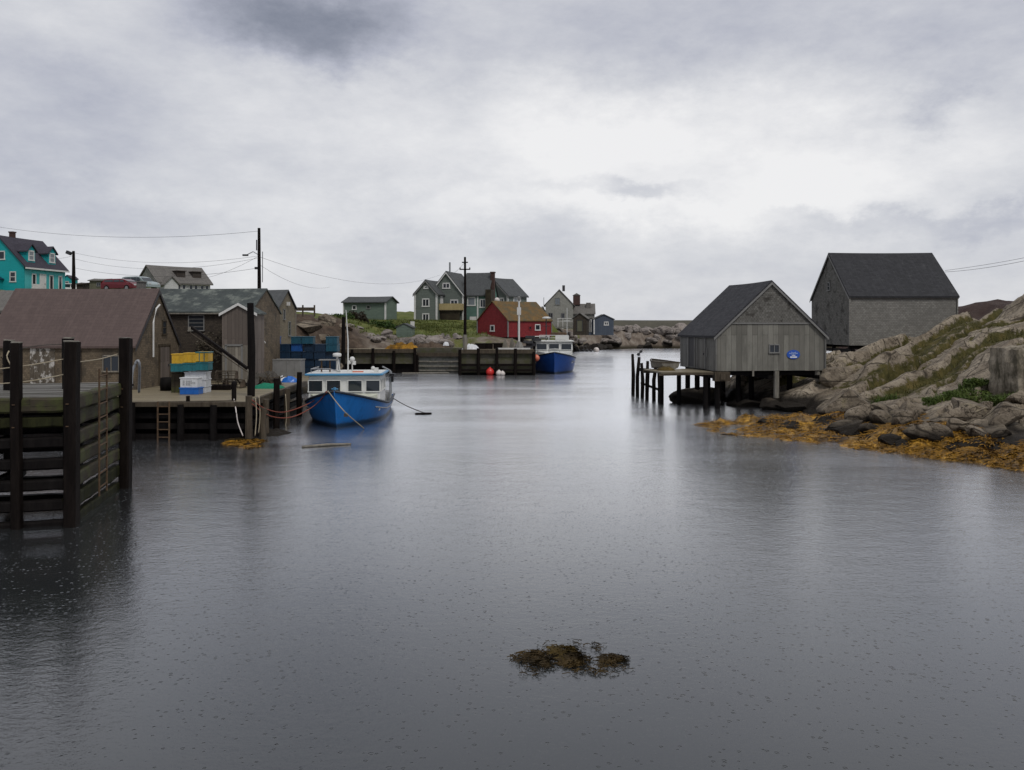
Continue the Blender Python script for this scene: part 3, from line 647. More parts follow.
struct(grid_mesh('ground', X, Y, Z, 'ground', veg, sd_ > -4))

# far breakwater hill, long and flat topped
m = MB(); n = 60; prof = [(-26, -1), (-20, 1.5), (-9, 5.6), (-4, 7.0), (0, 7.25), (6, 7.0), (22, -1)]
vs = []; fs = []
for i in range(n + 1):
    x = 25 + i * 3.2; k_ = min(1, (n - i) / 6 + .02)
    for (dy, z) in prof: vs.append((x, 400 + dy + 4 * fbm(x, dy, .03), (z * k_ if z > 0 else z) + (fbm(x, dy, .06) * .35 if 1 < z < 7 else fbm(x, dy, .02) * .12)))
for i in range(n):
    for j in range(len(prof) - 1): fs.append((i * 7 + j, i * 7 + 7 + j, i * 7 + 8 + j, i * 7 + 1 + j))
m.add(vs, fs)
MT['far_hill'] = M_noise('far hill cover', (.070, .066, .05), (.098, .09, .066), .12, .9, .3, (1, 1, 3))  # cover colour lightened and greyed to put distance haze into it
struct(m.build('hill', 'far_hill', smooth=True))

# ---------------- the granite slope on the right
RSH = [P3(1100, 480, 24)[:2], (16.3, 26.6), (14.6, 28.8), (13.0, 30.6), (11.4, 33.2), (10.4, 36.2), (10.3, 38.6), (11.6, 40.4), (13.4, 41.6), (14.6, 43.0), (14.0, 45.5), (12.9, 47.5), (12.0, 50), (12.2, 54), (14, 57), (18.5, 59), (21.6, 60),
       (23.4, 62), (24.5, 70), (30, 79), (60, 90), (110, 80), (110, 20), (60, 10), (24, 20)]
RCP = [P3(1024, 452, 28.6), P3(1024, 430, 31.0), P3(1024, 405, 34), P3(1024, 394, 36.5), P3(1024, 345, 43), P3(1024, 330, 47), P3(1024, 294, 56), P3(1060, 280, 56), P3(980, 312, 55.5), P3(957, 321, 55.5), P3(932, 332, 55.5), P3(897, 347, 55.5),
       P3(980, 440, 30), P3(980, 408, 34), P3(980, 392, 38), P3(980, 347, 46), P3(960, 410, 34.5), P3(940, 450, 29.3), P3(940, 425, 32), P3(940, 396, 37.5), P3(940, 358, 47),
       P3(900, 445, 30.5), P3(900, 425, 32.8), P3(900, 402, 36.5), P3(900, 372, 45), P3(860, 438, 33), P3(860, 414, 37), P3(860, 386, 43), P3(860, 362, 52),
       P3(820, 438, 34.5), P3(820, 420, 38.5), P3(820, 398, 43.5), P3(830, 374, 48), P3(845, 357, 57), P3(800, 380, 49), P3(790, 389, 46.5), P3(776, 388, 47), P3(790, 405, 43.5),
       P3(760, 434, 35.2), P3(780, 428, 37), P3(790, 418, 39.5), P3(740, 401, 49), P3(760, 398, 48), P3(775, 393, 47.5), (14.5, 52, 1.5), (13.2, 53, 1.3), (16.5, 51.5, 1.75), (16, 55, 1.9), (19, 55, 2.1), (20.5, 58, 1.7), (24.8, 62, 1.4), (27, 63, 2.4), (32, 62, 4.2), (28, 68, 2.2), (34, 66, 4.6),
       P3(957, 319, 72), P3(1000, 301, 73), P3(1024, 299, 74), P3(1080, 296, 74), (60, 60, 9), (60, 40, 7), (80, 60, 9), (50, 30, 4), (70, 80, 7), (40, 30, 3.4), (33, 40, 5.2), (30, 32, 2.4), (30, 45, 5.2)]
rx = np.concatenate([np.arange(9, 36, .13), np.arange(36, 100, 1.2)]); ry = np.concatenate([np.arange(24, 58, .13), np.arange(58, 90, .8)])
RX, RY = np.meshgrid(rx, ry)
RZ = idw(RCP, RX, RY, 3.4); rsd = seg_dist(RSH, RX, RY)
f1 = np.vectorize(lambda x, y: fbm(x, y, .16, 3, 5.))(RX, RY); f2 = np.vectorize(lambda x, y: fbm(x, y, .8, 5, 2.))(RX, RY)
def whale(wc, lam):
    t = (wc / lam) % 1.0; i = np.floor(wc / lam)
    return np.clip(1 - np.abs(2 * t ** 2.3 - 1) ** 2.2, 0, 1) ** .7, i, t
al, pe = (RX * .76 + RY * .65), (RX * .65 - RY * .76)      # along and across the strike of the slabs
def slabs(u, v, cu, cv, seed, tv, tu):
    """fractured slabs: nearest jittered cell, each with its own level and tilt; returns height, edge distance, cell random"""
    U, Vv = u / cu, v / cv; iu, iv = np.floor(U), np.floor(Vv)
    d1 = np.full(U.shape, 9.); d2 = np.full(U.shape, 9.); H1 = np.zeros(U.shape); H2 = np.zeros(U.shape); K = np.zeros(U.shape)
    def hs(a, b, c): x = np.sin(a * 127.1 + b * 311.7 + c * 74.7 + seed * 13.3) * 43758.5453; return x - np.floor(x)
    for du in (-1, 0, 1):
        for dv in (-1, 0, 1):
            a, b = iu + du, iv + dv; cx_, cy_ = a + .15 + .7 * hs(a, b, 1), b + .15 + .7 * hs(a, b, 2)
            ex, ey = U - cx_, Vv - cy_; d = np.maximum(np.abs(ex) * .85, np.abs(ey)) * .6 + .5 * np.hypot(ex, ey)
            h = (hs(a, b, 3) - .5) + ey * tv * (.4 + hs(a, b, 4)) + ex * tu * (hs(a, b, 5) - .5); k = hs(a, b, 6)
            n1_ = d < d1; n2_ = (~n1_) & (d < d2)
            d2 = np.where(n1_, d1, np.where(n2_, d, d2)); H2 = np.where(n1_, H1, np.where(n2_, h, H2))
            d1 = np.where(n1_, d, d1); H1 = np.where(n1_, h, H1); K = np.where(n1_, k, K)
    e = d2 - d1; bl = np.clip(.5 - e / .16 * .5, 0, .5)
    return H1 * (1 - bl) + H2 * bl - .42 * np.exp(-(e / .09) ** 2), e, K
wu, wv_ = al + 1.6 * f1 + .25 * f2, pe + 1.1 * f1 + .22 * f2
hA, eA, kA = slabs(wu, wv_, 10.0, 2.4, 1, 1.25, .7)
hB, eB, kB = slabs(wu + .3, wv_ + .2, 3.6, 1.0, 2, .7, .5)
fg = np.vectorize(lambda x, y: fbm(x, y, 2.6, 4, 8.))(RX, RY)
slab = sstep(.4, 2.2, RZ) * (1 - .8 * sstep(57, 62, RY)) * (1 - .5 * sstep(36, 40, RX))
amp = .2 + .8 * slab
Zr = -1.2 + (RZ + 1.2) * sstep(-1.2, 2.2, rsd + .6 * f2)
Zr = Zr + sstep(-.5, 2.5, rsd) * (amp * (.85 * hA + .09 * (kB > .35) * hB) + .08 * f2 + .03 * fg)
Zr = Zr - .75 * np.exp(-((RX - 33) ** 2 + (RY - 54.5) ** 2) / 16)
def rock_z(x, y):
    j = int(np.argmin(abs(rx - x))); i = int(np.argmin(abs(ry - y))); return float(Zr[i, j])
grv = np.exp(-(eA / .12) ** 2) * .55 + .30 * np.exp(-(eB / .10) ** 2) * (kB > .6) + .42 * (kA > .86) * sstep(0, .3, eA)
def ray_hit(px, py, d0=26, d1=62):
    D = d0
    while D < d1:
        p = at(px, py, D)
        if p.z <= rock_z(p.x, p.y): return p
        D += .1
    return at(px, py, 37)
rveg = .06 + grv * slab + .20 * f1 + .08 * sstep(2, 5, RZ) - .25 * hA * slab
for px, py, D, r in [(915, 352, 47, 2.2), (880, 365, 45, 1.6), (960, 335, 49, 2.4), (1000, 310, 53, 2.5), (965, 393, 36, 1.6), (1000, 395, 36, 1.2)]:
    c_ = at(px, py, D); rveg = rveg + .10 * np.exp(-((RX - c_.x) ** 2 + (RY - c_.y) ** 2) / r ** 2)
rveg = rveg - .5 * (1 - sstep(.7, 1.4, RZ))
rveg = rveg * (1 - sstep(62, 66, RY))
struct(grid_mesh('rocky_slope', RX, RY, Zr, 'granite', rveg, rsd > -3))

# ================================================================== BOULDERS
def boulder_mesh(seed, mat, sub=3):
    import bmesh
    r_ = random.Random(seed); bm = bmesh.new(); bmesh.ops.create_icosphere(bm, subdivisions=sub, radius=1)
    pl = []
    for _ in range(11):
        n_ = Vector((r_.gauss(0, 1), r_.gauss(0, 1), r_.gauss(0, 1))).normalized(); pl.append((n_, r_.uniform(.42, .8)))
    so_ = r_.random() * 50
    for v in bm.verts:
        p = v.co.copy()
        for n_, d in pl:
            k_ = p.dot(n_)
            if k_ > d: p -= n_ * (k_ - d) * .97
        p += p.normalized() * .06 * mnoise.fractal(p * 1.8 + Vector((so_, 0, 0)), 1, 2, 4)
        v.co = p
    me = bpy.data.meshes.new('boulder'); bm.to_mesh(me); bm.free(); me.materials.append(MT[mat])
    me.polygons.foreach_set('use_smooth', [True] * len(me.polygons)); me.set_sharp_from_angle(angle=R(24)); return me
NEARB = [boulder_mesh(i, 'boulder', 4) for i in range(6)]
FARB = [boulder_mesh(20 + i, 'far_boulder', 3) for i in range(5)]
def boulder(me, loc, s, label, group, rz=None, tilt=.2):
    o = bpy.data.objects.new('boulder', me); COL.objects.link(o); o.location = loc; o.scale = s
    o.rotation_euler = (rnd.uniform(-tilt, tilt), rnd.uniform(-tilt, tilt), rnd.uniform(0, 6.3) if rz is None else rz)
    return tag(o, label, 'boulder', group)
# far shore rock armour
for i in range(165):
    px = rnd.uniform(566, 706); row = rnd.random()
    D = (146 + (px - 566) * .42 + row * 7) if px < 612 else (170.5 + row * 13 + rnd.uniform(0, 1))
    x = (px - CX) / F * D; s_ = rnd.uniform(.55, 1.15) * (1.0 + .45 * (px > 610)) * (1.25 if rnd.random() < .15 else 1)
    boulder(FARB[i % 5], (x, D, max(.1, terr_z(x, D)) + .12 * s_), (s_ * 1.25, s_, s_ * .85), 'pale granite boulder in the rock armour along the far shore', 'boulders along the far shore')
# boulders along the middle shore between the quay and the red shed
for i in range(48):
    px = rnd.uniform(345, 460); D = rnd.uniform(86, 93); x = (px - CX) / F * D; s_ = rnd.uniform(.3, .75)
    boulder(FARB[i % 5], (x, D, terr_z(x, D) + .1 * s_), (s_ * 1.3, s_, s_ * .8), 'small pale rock strewn above the old seawall below the green bank', 'rocks above the seawall')
for i, (px, py, D, s_) in enumerate([(432, 341, 86, .95), (422, 342, 86.5, .7), (446, 343, 86, .7), (412, 343, 86, .55)]):
    p = at(px, py, D); boulder(FARB[i], p, (s_ * 1.4, s_, s_), ['largest brown boulder of the heap on the seawall below the green bank', 'brown boulder leaning on the left of the largest heap boulder',
                                                        'low brown boulder at the right end of the seawall heap', 'small dark boulder at the left end of the seawall heap'][i], 'boulder heap on the seawall')
# rocks around the heap left of the green shed
for i in range(16):
    px = rnd.uniform(292, 350); D = rnd.uniform(68, 88); x = (px - CX) / F * D; s_ = rnd.uniform(.4, 1.1)
    boulder(NEARB[i % 5], (x, D, terr_z(x, D) - .15), (s_ * 1.4, s_, s_ * .75), 'brown granite boulder on the rough knoll behind the blue crates', 'boulders on the knoll')
# near boulders at the foot of the right slope
NB = [(846, 402, 38.6, 1.55, .85, .7), (905, 412, 33.4, .8, .6, .45), (880, 408, 35.0, .62, .5, .42), (862, 408, 35.5, .5, .45, .38), (925, 428, 31.0, .95, .6, .55), (972, 408, 33.6, 1.15, .7, .5), (1005, 418, 32.2, .95, .7, .42),
      (1012, 440, 29.5, 1.0, .6, .5), (985, 447, 28.7, .8, .55, .45), (948, 440, 29.6, .75, .55, .42), (960, 425, 31.4, .6, .45, .3), (890, 428, 31.6, .55, .4, .32), (870, 420, 33.4, .5, .4, .3), (940, 412, 33, .55, .45, .35),
      (918, 400, 35.6, .6, .45, .35), (1020, 402, 34, .7, .5, .4), (1000, 430, 30.6, .5, .35, .25), (975, 430, 30.6, .55, .4, .28), (896, 445, 30.2, .5, .35, .22), (1018, 456, 27.9, .8, .5, .35), (850, 425, 33.8, .5, .4, .22)]
r4 = random.Random(5)
for k in range(26):
    px = r4.uniform(842, 1030); v_ = r4.random(); py = 446 + (px - 880) * .10 - v_ * 44; D = H * F / (452 + (px - 880) * .10 + 4 - YH) + 2.4 + v_ * 4.2; s_ = .16 + .62 * r4.random() ** 2.2
    NB.append((px, py, D, s_ * r4.uniform(1.1, 2.1), s_ * r4.uniform(.8, 1.1), s_ * r4.uniform(.6, 1.05)))
NB = [n_ for n_ in NB if n_[1] < 433 + (n_[0] - 960) * .06]
for i, (px, py, D, a, b, c) in enumerate(NB):
    p = at(px, py, D); z_ = max(rock_z(p.x, p.y), 0)
    boulder(NEARB[i % 6], (p.x, p.y, z_ + c * .38), (a, b, c), 'angular granite boulder in the jumble along the foot of the rocky slope', 'boulders at the foot of the slope', R(r4.uniform(-40, 40)), .4)
for i, (px, py, D, s_) in enumerate([(765, 424, 38.5, .34), (842, 432, 34.6, .5), (752, 403, 47.5, .6), (735, 405, 48, .45), (772, 400, 46, .7), (790, 396, 45, .8), (905, 447, 31.0, .42)]):
    p = at(px, py, D); boulder(NEARB[(i * 2) % 6], (p.x, p.y, max(rock_z(p.x, p.y), 0) + .12), (s_ * 1.5, s_, s_ * .6), 'dark weedy rock lying among the golden rockweed on the right shore', 'rocks in the rockweed', None, .2)
p = at(694, 388, 50); boulder(NEARB[2], (p.x + .3, p.y, .15), (2.2, 1.2, .75), 'smooth black rock in the water under the stilted platform', None, R(5), .05)
p = at(838, 357, 54); boulder(NEARB[4], (p.x, p.y, p.z - .5), (1.5, 1.2, .95), 'yellowish lichen covered boulder between the two right-hand sheds', None, R(20), .1)
p = at(848, 372, 47); boulder(NEARB[1], (p.x, p.y, p.z - .45), (2.1, 1.1, .75), 'broad tilted granite slab beside the stilted shed', None, R(25), .1)

# square granite block at the right edge of the slope
import bmesh
bm = bmesh.new(); bmesh.ops.create_cube(bm, size=1); bmesh.ops.subdivide_edges(bm, edges=bm.edges[:], cuts=14, use_grid_fill=True)
for v in bm.verts:
    q_ = v.co.copy(); v.co = Vector((q_.x * 2.2, q_.y * 1.5, q_.z * 2.5)); v.co += q_.normalized() * (.26 * mnoise.fractal(v.co * 1.1 + Vector((4, 1, 2)), 1, 2, 5)) + Vector((.12 * v.co.z * .3, .1 * v.co.z, .06 * v.co.x))
me = bpy.data.meshes.new('stone_block'); bm.to_mesh(me); bm.free(); me.materials.append(MT['block'])
me.polygons.foreach_set('use_smooth', [True] * len(me.polygons)); me.set_sharp_from_angle(angle=R(35))
p = at(1019, 392, 37.2); o = bpy.data.objects.new('stone_block', me); COL.objects.link(o); o.location = (p.x + .25, p.y, p.z + .75); o.rotation_euler = (0, 0, R(14))
tag(o, 'square cut stone block standing above the green weeds on the slope', 'stone block')

# ================================================================== RIGHT SIDE BUILDINGS
# --- stilted shed (ridge along local y)
a8 = R(8)
sh = thing('fishing_shed', 'weathered grey board shed on stilts with a small blue oval sign', 'shed', (11.04, 46, 2.06), a8)
W_, L_, he, hr = 6.28, 5.7, 1.94, 4.82
m = MB(); walls(m, 0, W_, 0, L_, 0, he, hr, 'y'); m.build('wall', 'shed_board', sh)
m = MB(); zz = 2.62; xk = (zz - he) / (hr - he) * W_ / 2
m.prism([(xk, -.035, zz), (W_ - xk, -.035, zz), (W_ / 2, -.035, hr)], (0, .03, 0)); m.build('gable_shingles', 'old_shingle', sh)
m = MB(); m.box((W_ / 2, -.03, zz - .03), (W_ - 2 * xk + .1, .05, .07)); m.build('ledge_board', 'trim_grey', sh)
m = MB(); m.prism([(-.03, 1.0 - .9, .0), (-.03, L_, .0), (-.03, L_, he), (-.03, .1, he)], (.027, 0, 0)); m.build('side_boards', 'shed_side', sh)
m = MB(); roofs(m, 0, W_, 0, L_, he, hr, 'y', .16, .12, .08); m.build('roof', 'asphalt_roof', sh)
m = MB(); rake(m, 0, W_, -.122, he, hr, .12, .025, .16); m.build('bargeboard', 'trim_grey', sh)
for x in (0.0, W_):
    m = MB(); m.box((x, -.04, he / 2 - .02), (.1, .05, he - .1)); m.build('corner_board', 'shed_side', sh)
window(sh, (3.32, 0, 1.20), Fx, Fy, .5, .44, 'trim_grey', 'pane', .06, (1, 0))
m = MB(); m.prism([(-.05, 3.2, .1), (-.05, 4.1, .1), (-.05, 4.1, 1.75), (-.05, 3.2, 1.75)], (.02, 0, 0)); m.build('doorway', 'trim_dark', sh)
m = MB(); m.box((-.055, 4.2, .93), (.06, .12, 1.75)); m.box((-.055, 3.12, .93), (.06, .1, 1.75)); m.box((-.055, 1.2, .98), (.03, .08, .5)); m.build('door_frame', 'trim_grey', sh)
door(sh, (-.035, 2.0, .05), (0, -1, 0), (-1, 0, 0), 1.1, 1.65, 'shed_side')
sg = MB(); sg.prism([(4.42 + .38 * math.cos(t), -.012, .88 + .25 * math.sin(t)) for t in [2 * math.pi * i / 28 for i in range(28)]], (0, -.03, 0)); sg_o = sg.build('oval_sign', 'sign_blue', sh)
m = MB()
for k, (wz, ww) in enumerate([(.98, .30), (.92, .50)]):
    for q in range(9):
        u0 = -ww / 2 + ww * q / 9; hgt = .035 + .035 * abs(math.sin(q * 1.7 + k)); m.box((4.42 + u0 + .02, -.05, wz + .02 * math.cos(q * .8)), (ww / 11, .012, hgt))
m.build('emblem', 'sign_pale', sg_o)
m = MB(); m.box((4.42, -.05, .735), (.40, .012, .075)); m.box((4.42, -.05, .83), (.2, .012, .04)); m.build('lettering', 'sign_white', sg_o)
for i, (x, y, zb, mt) in enumerate([(.12, .1, -2.6, 'timber_black'), (.3, 2.0, -2.6, 'timber_black'), (.3, 3.7, -2.6, 'timber_black'), (.3, 5.3, -2.6, 'timber_black'), (1.9, 1.5, -2.4, 'timber_black'), (3.5, .12, -1.5, 'timber_pale'), (3.1, 2.5, -1.9, 'timber_black'), (5.0, 1.6, -1.2, 'timber_black'), (2.2, 4.5, -2.3, 'timber_black'), (5.95, .2, -.6, 'timber_pale')]):
    m = MB(); m.tube([(x, y, zb), (x, y, -.02)], .15, 9, .08); m.build('stilt', mt, sh)
m = MB()
for y in (.3, 2.4, 4.6): m.box((W_ / 2, y, -.14), (W_, .2, .22))
for x in (.3, 3.1, 5.9): m.box((x, L_ / 2, -.36), (.2, L_, .2))
m.build('floor_beam', 'timber_black', sh)
m = MB(); m.box((.25, -.12, -.28), (.85, .4, .5)); m.box((.25, -.35, -.30), (.28, .06, .3)); m.build('bearing_block', 'timber_mid', sh)
m = MB(); m.box((2.1, -.03, -.12), (.1, .05, .35)); m.build('downpipe', 'timber_pale', sh)

# --- side platform and pilings
pf = thing('dock_platform', 'low plank platform on black pilings beside the stilted shed', 'dock', (10.9, 46, 2.0), a8)
m = MB(); m.box((-1.5, 1.5, .0), (2.9, 3.3, .07)); m.build('deck', 'deck', pf)
m = MB(); m.beam((-3.1, -.18, -.1), (.1, -.2, -.06), .08, .12); m.beam((-3.0, 3.1, -.12), (0, 3.1, -.12), .1, .14); m.build('edge_beam', 'timber_mid', pf)
for i, (x, y) in enumerate([(-.45, 0), (-.9, 3.0), (-1.9, 3.1)]):
    m = MB(); m.tube([(x, y, -2.8), (x, y, -.06)], .13, 8, .08); m.build('piling', 'timber_black', pf)
for i, (px, pt, pw) in enumerate([(633, 354, 395), (637.6, 357, 397), (642, 363, 398), (647, 361, 400), (654, 359, 401), (659.5, 373, 402)]):
    D = H * F / (pw - YH); x = (px - CX) / F * D; top = H - (pt - YH) / F * D
    m = MB(); m.tube([(0, 0, -.8), (rnd.uniform(-.05, .05), 0, top * .5), ((-.03, .1, -.02, .04, .18, -.05)[i], (.05, -.04, .06, 0, -.05, .02)[i], top)], [.12, .115, .09], 9, .14)
    o = m.build('mooring_post', 'timber_dark', None, smooth=True); o.location = (x, D, 0)
    tag(o, ['tallest black post at the outer end of the piling row', 'second black post of the piling row, leaning on the tallest', 'shortest standing post in the middle of the piling row', 'thin black post fourth along the piling row',
            'stout leaning post nearest to the shed in the piling row', 'low sawn post under the platform corner'][i], 'post', 'pilings off the stilted shed')
m = MB(); m.beam((8.05, 53.8, 1.75), (8.6, 50.0, 1.85), .14, .2); m.beam((8.15, 53.6, .9), (8.8, 49.9, .7), .1, .12); m.tube([(8.3, 52, 0), (8.2, 51, 1.7)], .06, 6)
tag(m.build('cross_brace', 'timber_dark'), 'dark timber rail tying the row of black pilings together', 'timber rail')
# dinghy on the platform
dg = thing('dinghy', 'small weathered wooden dinghy lying on the stilted platform', 'boat', (8.9, 47.6, 2.04), R(20))
m = MB(); st = []
for i in range(9):
    t = i / 8; hw = .58 * (1 - max(0, (t - .35) / .65) ** 2.2) + .01; y = t * 2.2; zs = .42 + .12 * t * t
    st.append([(-hw, y, zs), (-hw * .8, y, .12), (-hw * .35, y, .02), (hw * .35, y, .02), (hw * .8, y, .12), (hw, y, zs)])
vs = [p for s_ in st for p in s_]; m.add(vs, [(i * 6 + j, i * 6 + j + 1, i * 6 + 7 + j, i * 6 + 6 + j) for i in range(8) for j in range(5)] + [(0, 5, 4, 3, 2, 1)])
m.build('hull', 'timber_pale', dg)
m = MB(); m.tube([s_[0] for s_ in st], .03, 6); m.tube([s_[5] for s_ in st], .03, 6); m.beam(st[0][0], st[0][5], .05, .05); m.build('gunwale', 'timber_mid', dg)
m = MB(); m.box((0, .7, .3), (.95, .2, .03)); m.box((0, 1.4, .32), (.7, .18, .03)); m.build('thwart', 'timber_mid', dg)
def heap(name, mat, loc, sx, sy, sz, label, cat, seed=1, n=22, rough_=.4):
    m = MB(); vs = []; fs = []
    for i in range(n):
        for j in range(n):
            u, v = i / (n - 1) * 2 - 1, j / (n - 1) * 2 - 1; r_ = math.hypot(u, v)
            k = max(0, 1 - r_ * r_) ** .6; z = k * (1 + rough_ * fbm(u * 3, v * 3, 1, 4, seed))
            vs.append((u * sx * (1 + .15 * fbm(u, v, 2, 3, seed + 5)), v * sy, max(-.02, z * sz)))
    for i in range(n - 1):
        for j in range(n - 1): fs.append((i * n + j, (i + 1) * n + j, (i + 1) * n + j + 1, i * n + j + 1))
    m.add(vs, fs); o = m.build(name, mat, None, True); o.location = loc; return tag(o, label, cat)
heap('net_pile', MT['weed_olive'], (8.55, 47.3, 2.03), .5, .5, .22, 'yellowish net pile beside the dinghy on the platform', 'nets', 3)

# --- upper house
uh = thing('shingle_house', 'tall grey shingled house with black roof above the rocks', 'house', (23.86, 60, 3.13))
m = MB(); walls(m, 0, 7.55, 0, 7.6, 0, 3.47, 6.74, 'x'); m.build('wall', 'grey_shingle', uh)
m = MB(); m.prism([(-.03, 0, 0), (-.03, 7.6, 0), (-.03, 7.6, 3.47), (-.03, 3.8, 6.74), (-.03, 0, 3.47)], (.027, 0, 0)); m.build('gable_shingles', 'old_shingle', uh, label='weathered shingle gable wall coloured dark for its shade')  # darker sheet over the left gable paints in its shaded side
m = MB(); roofs(m, 0, 7.55, 0, 7.6, 3.47, 6.74, 'x', .14, .12, .09); m.build('roof', 'wet_roof', uh)
m = MB(); sl = 3.27 / 3.8
for s_ in (-1, 1):
    ye = 3.8 + s_ * 3.94; ze = 6.74 - 3.94 * sl
    q = [(-.125, ye, ze - .13), (-.125, 3.8, 6.74 - .13), (-.125, 3.8, 6.75), (-.125, ye, ze + .01)]; m.prism(q if s_ > 0 else q[::-1], (-.025, 0, 0))
m.build('bargeboard', 'trim_grey', uh)
for c_, d_ in (((-.03, -.03, 1.72), (.1, .1, 3.4)), ((7.56, -.03, 1.72), (.08, .1, 3.4))):
    m = MB(); m.box(c_, d_); m.build('corner_board', 'grey_shingle', uh)
m = MB(); m.box((3.8, -.05, 3.36), (7.7, .04, .14)); m.build('frieze_board', 'grey_shingle', uh)
window(uh, (-.03, 3.9, 4.35), (0, -1, 0), Bx, .42, .6, 'trim_grey', 'pane', .07, (0, 1))
for x, y in [(.3, .3), (.25, 7.2), (3.6, .3), (.3, 3.8), (7.2, .3), (7.2, 7.2), (3.7, 7.2), (3.6, 3.8)]:
    m = MB(); m.tube([(x, y, -3.3), (x, y, 0)], .15, 8); m.build('stilt', 'timber_black', uh)
m = MB(); m.box((3.77, .35, -.14), (7.5, .22, .26)); m.box((3.77, 7.25, -.14), (7.5, .22, .26)); m.box((.3, 3.8, -.4), (.2, 7.4, .24)); m.beam((.25, 7.2, -1.1), (.3, .4, -.2), .1, .14); m.build('floor_beam', 'timber_black', uh)

# ================================================================== BLADES (grass, weeds, seaweed)
def blades(name, pts, mat, hgt, wid, lean=.5, flat=False, seed=1, nseg=2, arch=.03):
    r_ = random.Random(seed); vs = []; fs = []
    for (x, y, z) in pts:
        a = r_.uniform(0, 6.283); h_ = hgt * r_.uniform(.5, 1.3); w_ = wid * r_.uniform(.6, 1.3); dx, dy = math.cos(a), math.sin(a)
        o = len(vs); ln = r_.uniform(.2, 1) * lean
        for i in range(nseg + 1):
            t = i / nseg; hw = w_ / 2 * (1 - .8 * t) if not flat else w_ / 2 * (1 - .5 * abs(2 * t - 1) ** 2)
            cx_, cy_ = x + dx * h_ * ln * t * t + (dx * h_ * t if flat else 0), y + dy * h_ * ln * t * t + (dy * h_ * t if flat else 0)
            cz_ = z + (h_ * t * (1 - .3 * ln * t) if not flat else arch * math.sin(t * 3.1) + r_.uniform(0, .02))
            vs.append((cx_ - dy * hw, cy_ + dx * hw, cz_)); vs.append((cx_ + dy * hw, cy_ - dx * hw, cz_ + (.01 if flat else 0)))
        for i in range(nseg): fs.append((o + 2 * i, o + 2 * i + 1, o + 2 * i + 3, o + 2 * i + 2))
    me = bpy.data.meshes.new(name); me.from_pydata(vs, [], fs); me.materials.append(MT[mat]); ob = bpy.data.objects.new(name, me); COL.objects.link(ob)
    return ob
# grass on the village bank
r2 = random.Random(3); pts = []
while len(pts) < 26000:
    x, y = r2.uniform(-24, 12), r2.uniform(88, 150)
    g = .7 * math.exp(-(((x + 9) / 14) ** 2 + ((y - 106) / 11) ** 2)) + .7 * math.exp(-(((x - 7.2) / 4) ** 2 + ((y - 126) / 13) ** 2)) + .5 * math.exp(-(((x + 18) / 5) ** 2 + ((y - 100) / 12) ** 2))
    if r2.random() < g * (.6 + fbm(x, y, .3, 3, 4.)): 
        if seg_dist(SHORE, np.array([x]), np.array([y]))[0] > 5: pts.append((x, y, terr_z(x, y) - .05))
o = blades('grass', pts, 'grass', .24, .07, .7, seed=4); tag(o, 'green grass growing on the bank below the village houses', 'grass', None, 'stuff')
# tufts on the granite slope
pts = []
ii, jj = np.where((rveg > .60) & (rsd > 2) & (RX < 36) & (RY < 57) & (RZ > .9)); sel = list(zip(ii, jj)); r2.shuffle(sel)
for i, j in sel[:16000]: pts.append((RX[i, j] + r2.uniform(-.1, .1), RY[i, j] + r2.uniform(-.1, .1), Zr[i, j] - .03))
MT['dry_grass'] = leaf_mat('dry olive grass', (.05, .05, .014), (.085, .08, .022), (.14, .12, .04))
o = blades('dry_grass', pts, 'dry_grass', .22, .05, .8, seed=6); tag(o, 'olive grass growing in the grooves of the granite slope', 'grass', None, 'stuff')

def bush(name, loc, sx, sy, sz, n, mat, leaf, label, seed, stem=True, cat='bush', group=None):
    r_ = random.Random(seed); t = thing(name, label, cat, loc, 0, group)
    vs = []; fs = []; cl = [(r_.uniform(-.7, .7), r_.uniform(-.7, .7), r_.uniform(.25, .85), r_.uniform(.3, .55)) for _ in range(12)]
    for i in range(n):
        c = r_.choice(cl); d = Vector((r_.gauss(0, 1), r_.gauss(0, 1), r_.gauss(0, 1))).normalized() * c[3] * r_.uniform(.5, 1.05)
        p = Vector(((c[0] + d.x) * sx, (c[1] + d.y) * sy, max(.0, (c[2] + d.z * .7) * sz)))
        u = Vector((r_.gauss(0, 1), r_.gauss(0, 1), r_.gauss(0, .6))).normalized(); v = u.cross(Vector((r_.gauss(0, 1), r_.gauss(0, 1), r_.gauss(0, 1)))).normalized()
        L = leaf * r_.uniform(.6, 1.3); o = len(vs)
        vs += [p - u * L, p + v * L * .4, p + u * L, p - v * L * .4]; fs.append((o, o + 1, o + 2, o + 3))
    m = MB(); m.add(vs, fs); m.build('foliage', mat, t)
    m = MB()
    for c in cl[:6]: m.tube([(0, 0, -.1), (c[0] * sx * .5, c[1] * sy * .5, c[2] * sz * .6), (c[0] * sx, c[1] * sy, c[2] * sz)], [.035 * sz, .022 * sz, .008 * sz], 5)
    m.build('stem', 'timber_mid', t); return t
def on_terr(px, D, dz=0): x = (px - CX) / F * D; return (x, D, terr_z(x, D) + dz)
bush('round_bush', on_terr(358.5, 108, -.15), 1.25, 1.1, 1.9, 1500, 'brown_bush', .16, 'round dark brown bush in front of the green shed', 1)
for i, (px, D, s, z_, lb) in enumerate([(382, 104, 1.3, 1.1, 'broad green bush below the right half of the green shed'), (366, 100, 1.2, .9, 'low green bush under the round brown bush'), (392, 100, .9, .8, 'green bush beside the small green hut'),
                                    (342, 97, 1.4, .8, 'green bush at the top of the rocky knoll'), (336, 92, 1.0, .5, 'dark low scrub on the skyline of the knoll')]):
    bush('green_bush', on_terr(px, D, -.1), s, s * .9, z_, 900, 'shrub' if i < 4 else 'brown_bush', .15, lb, 10 + i)
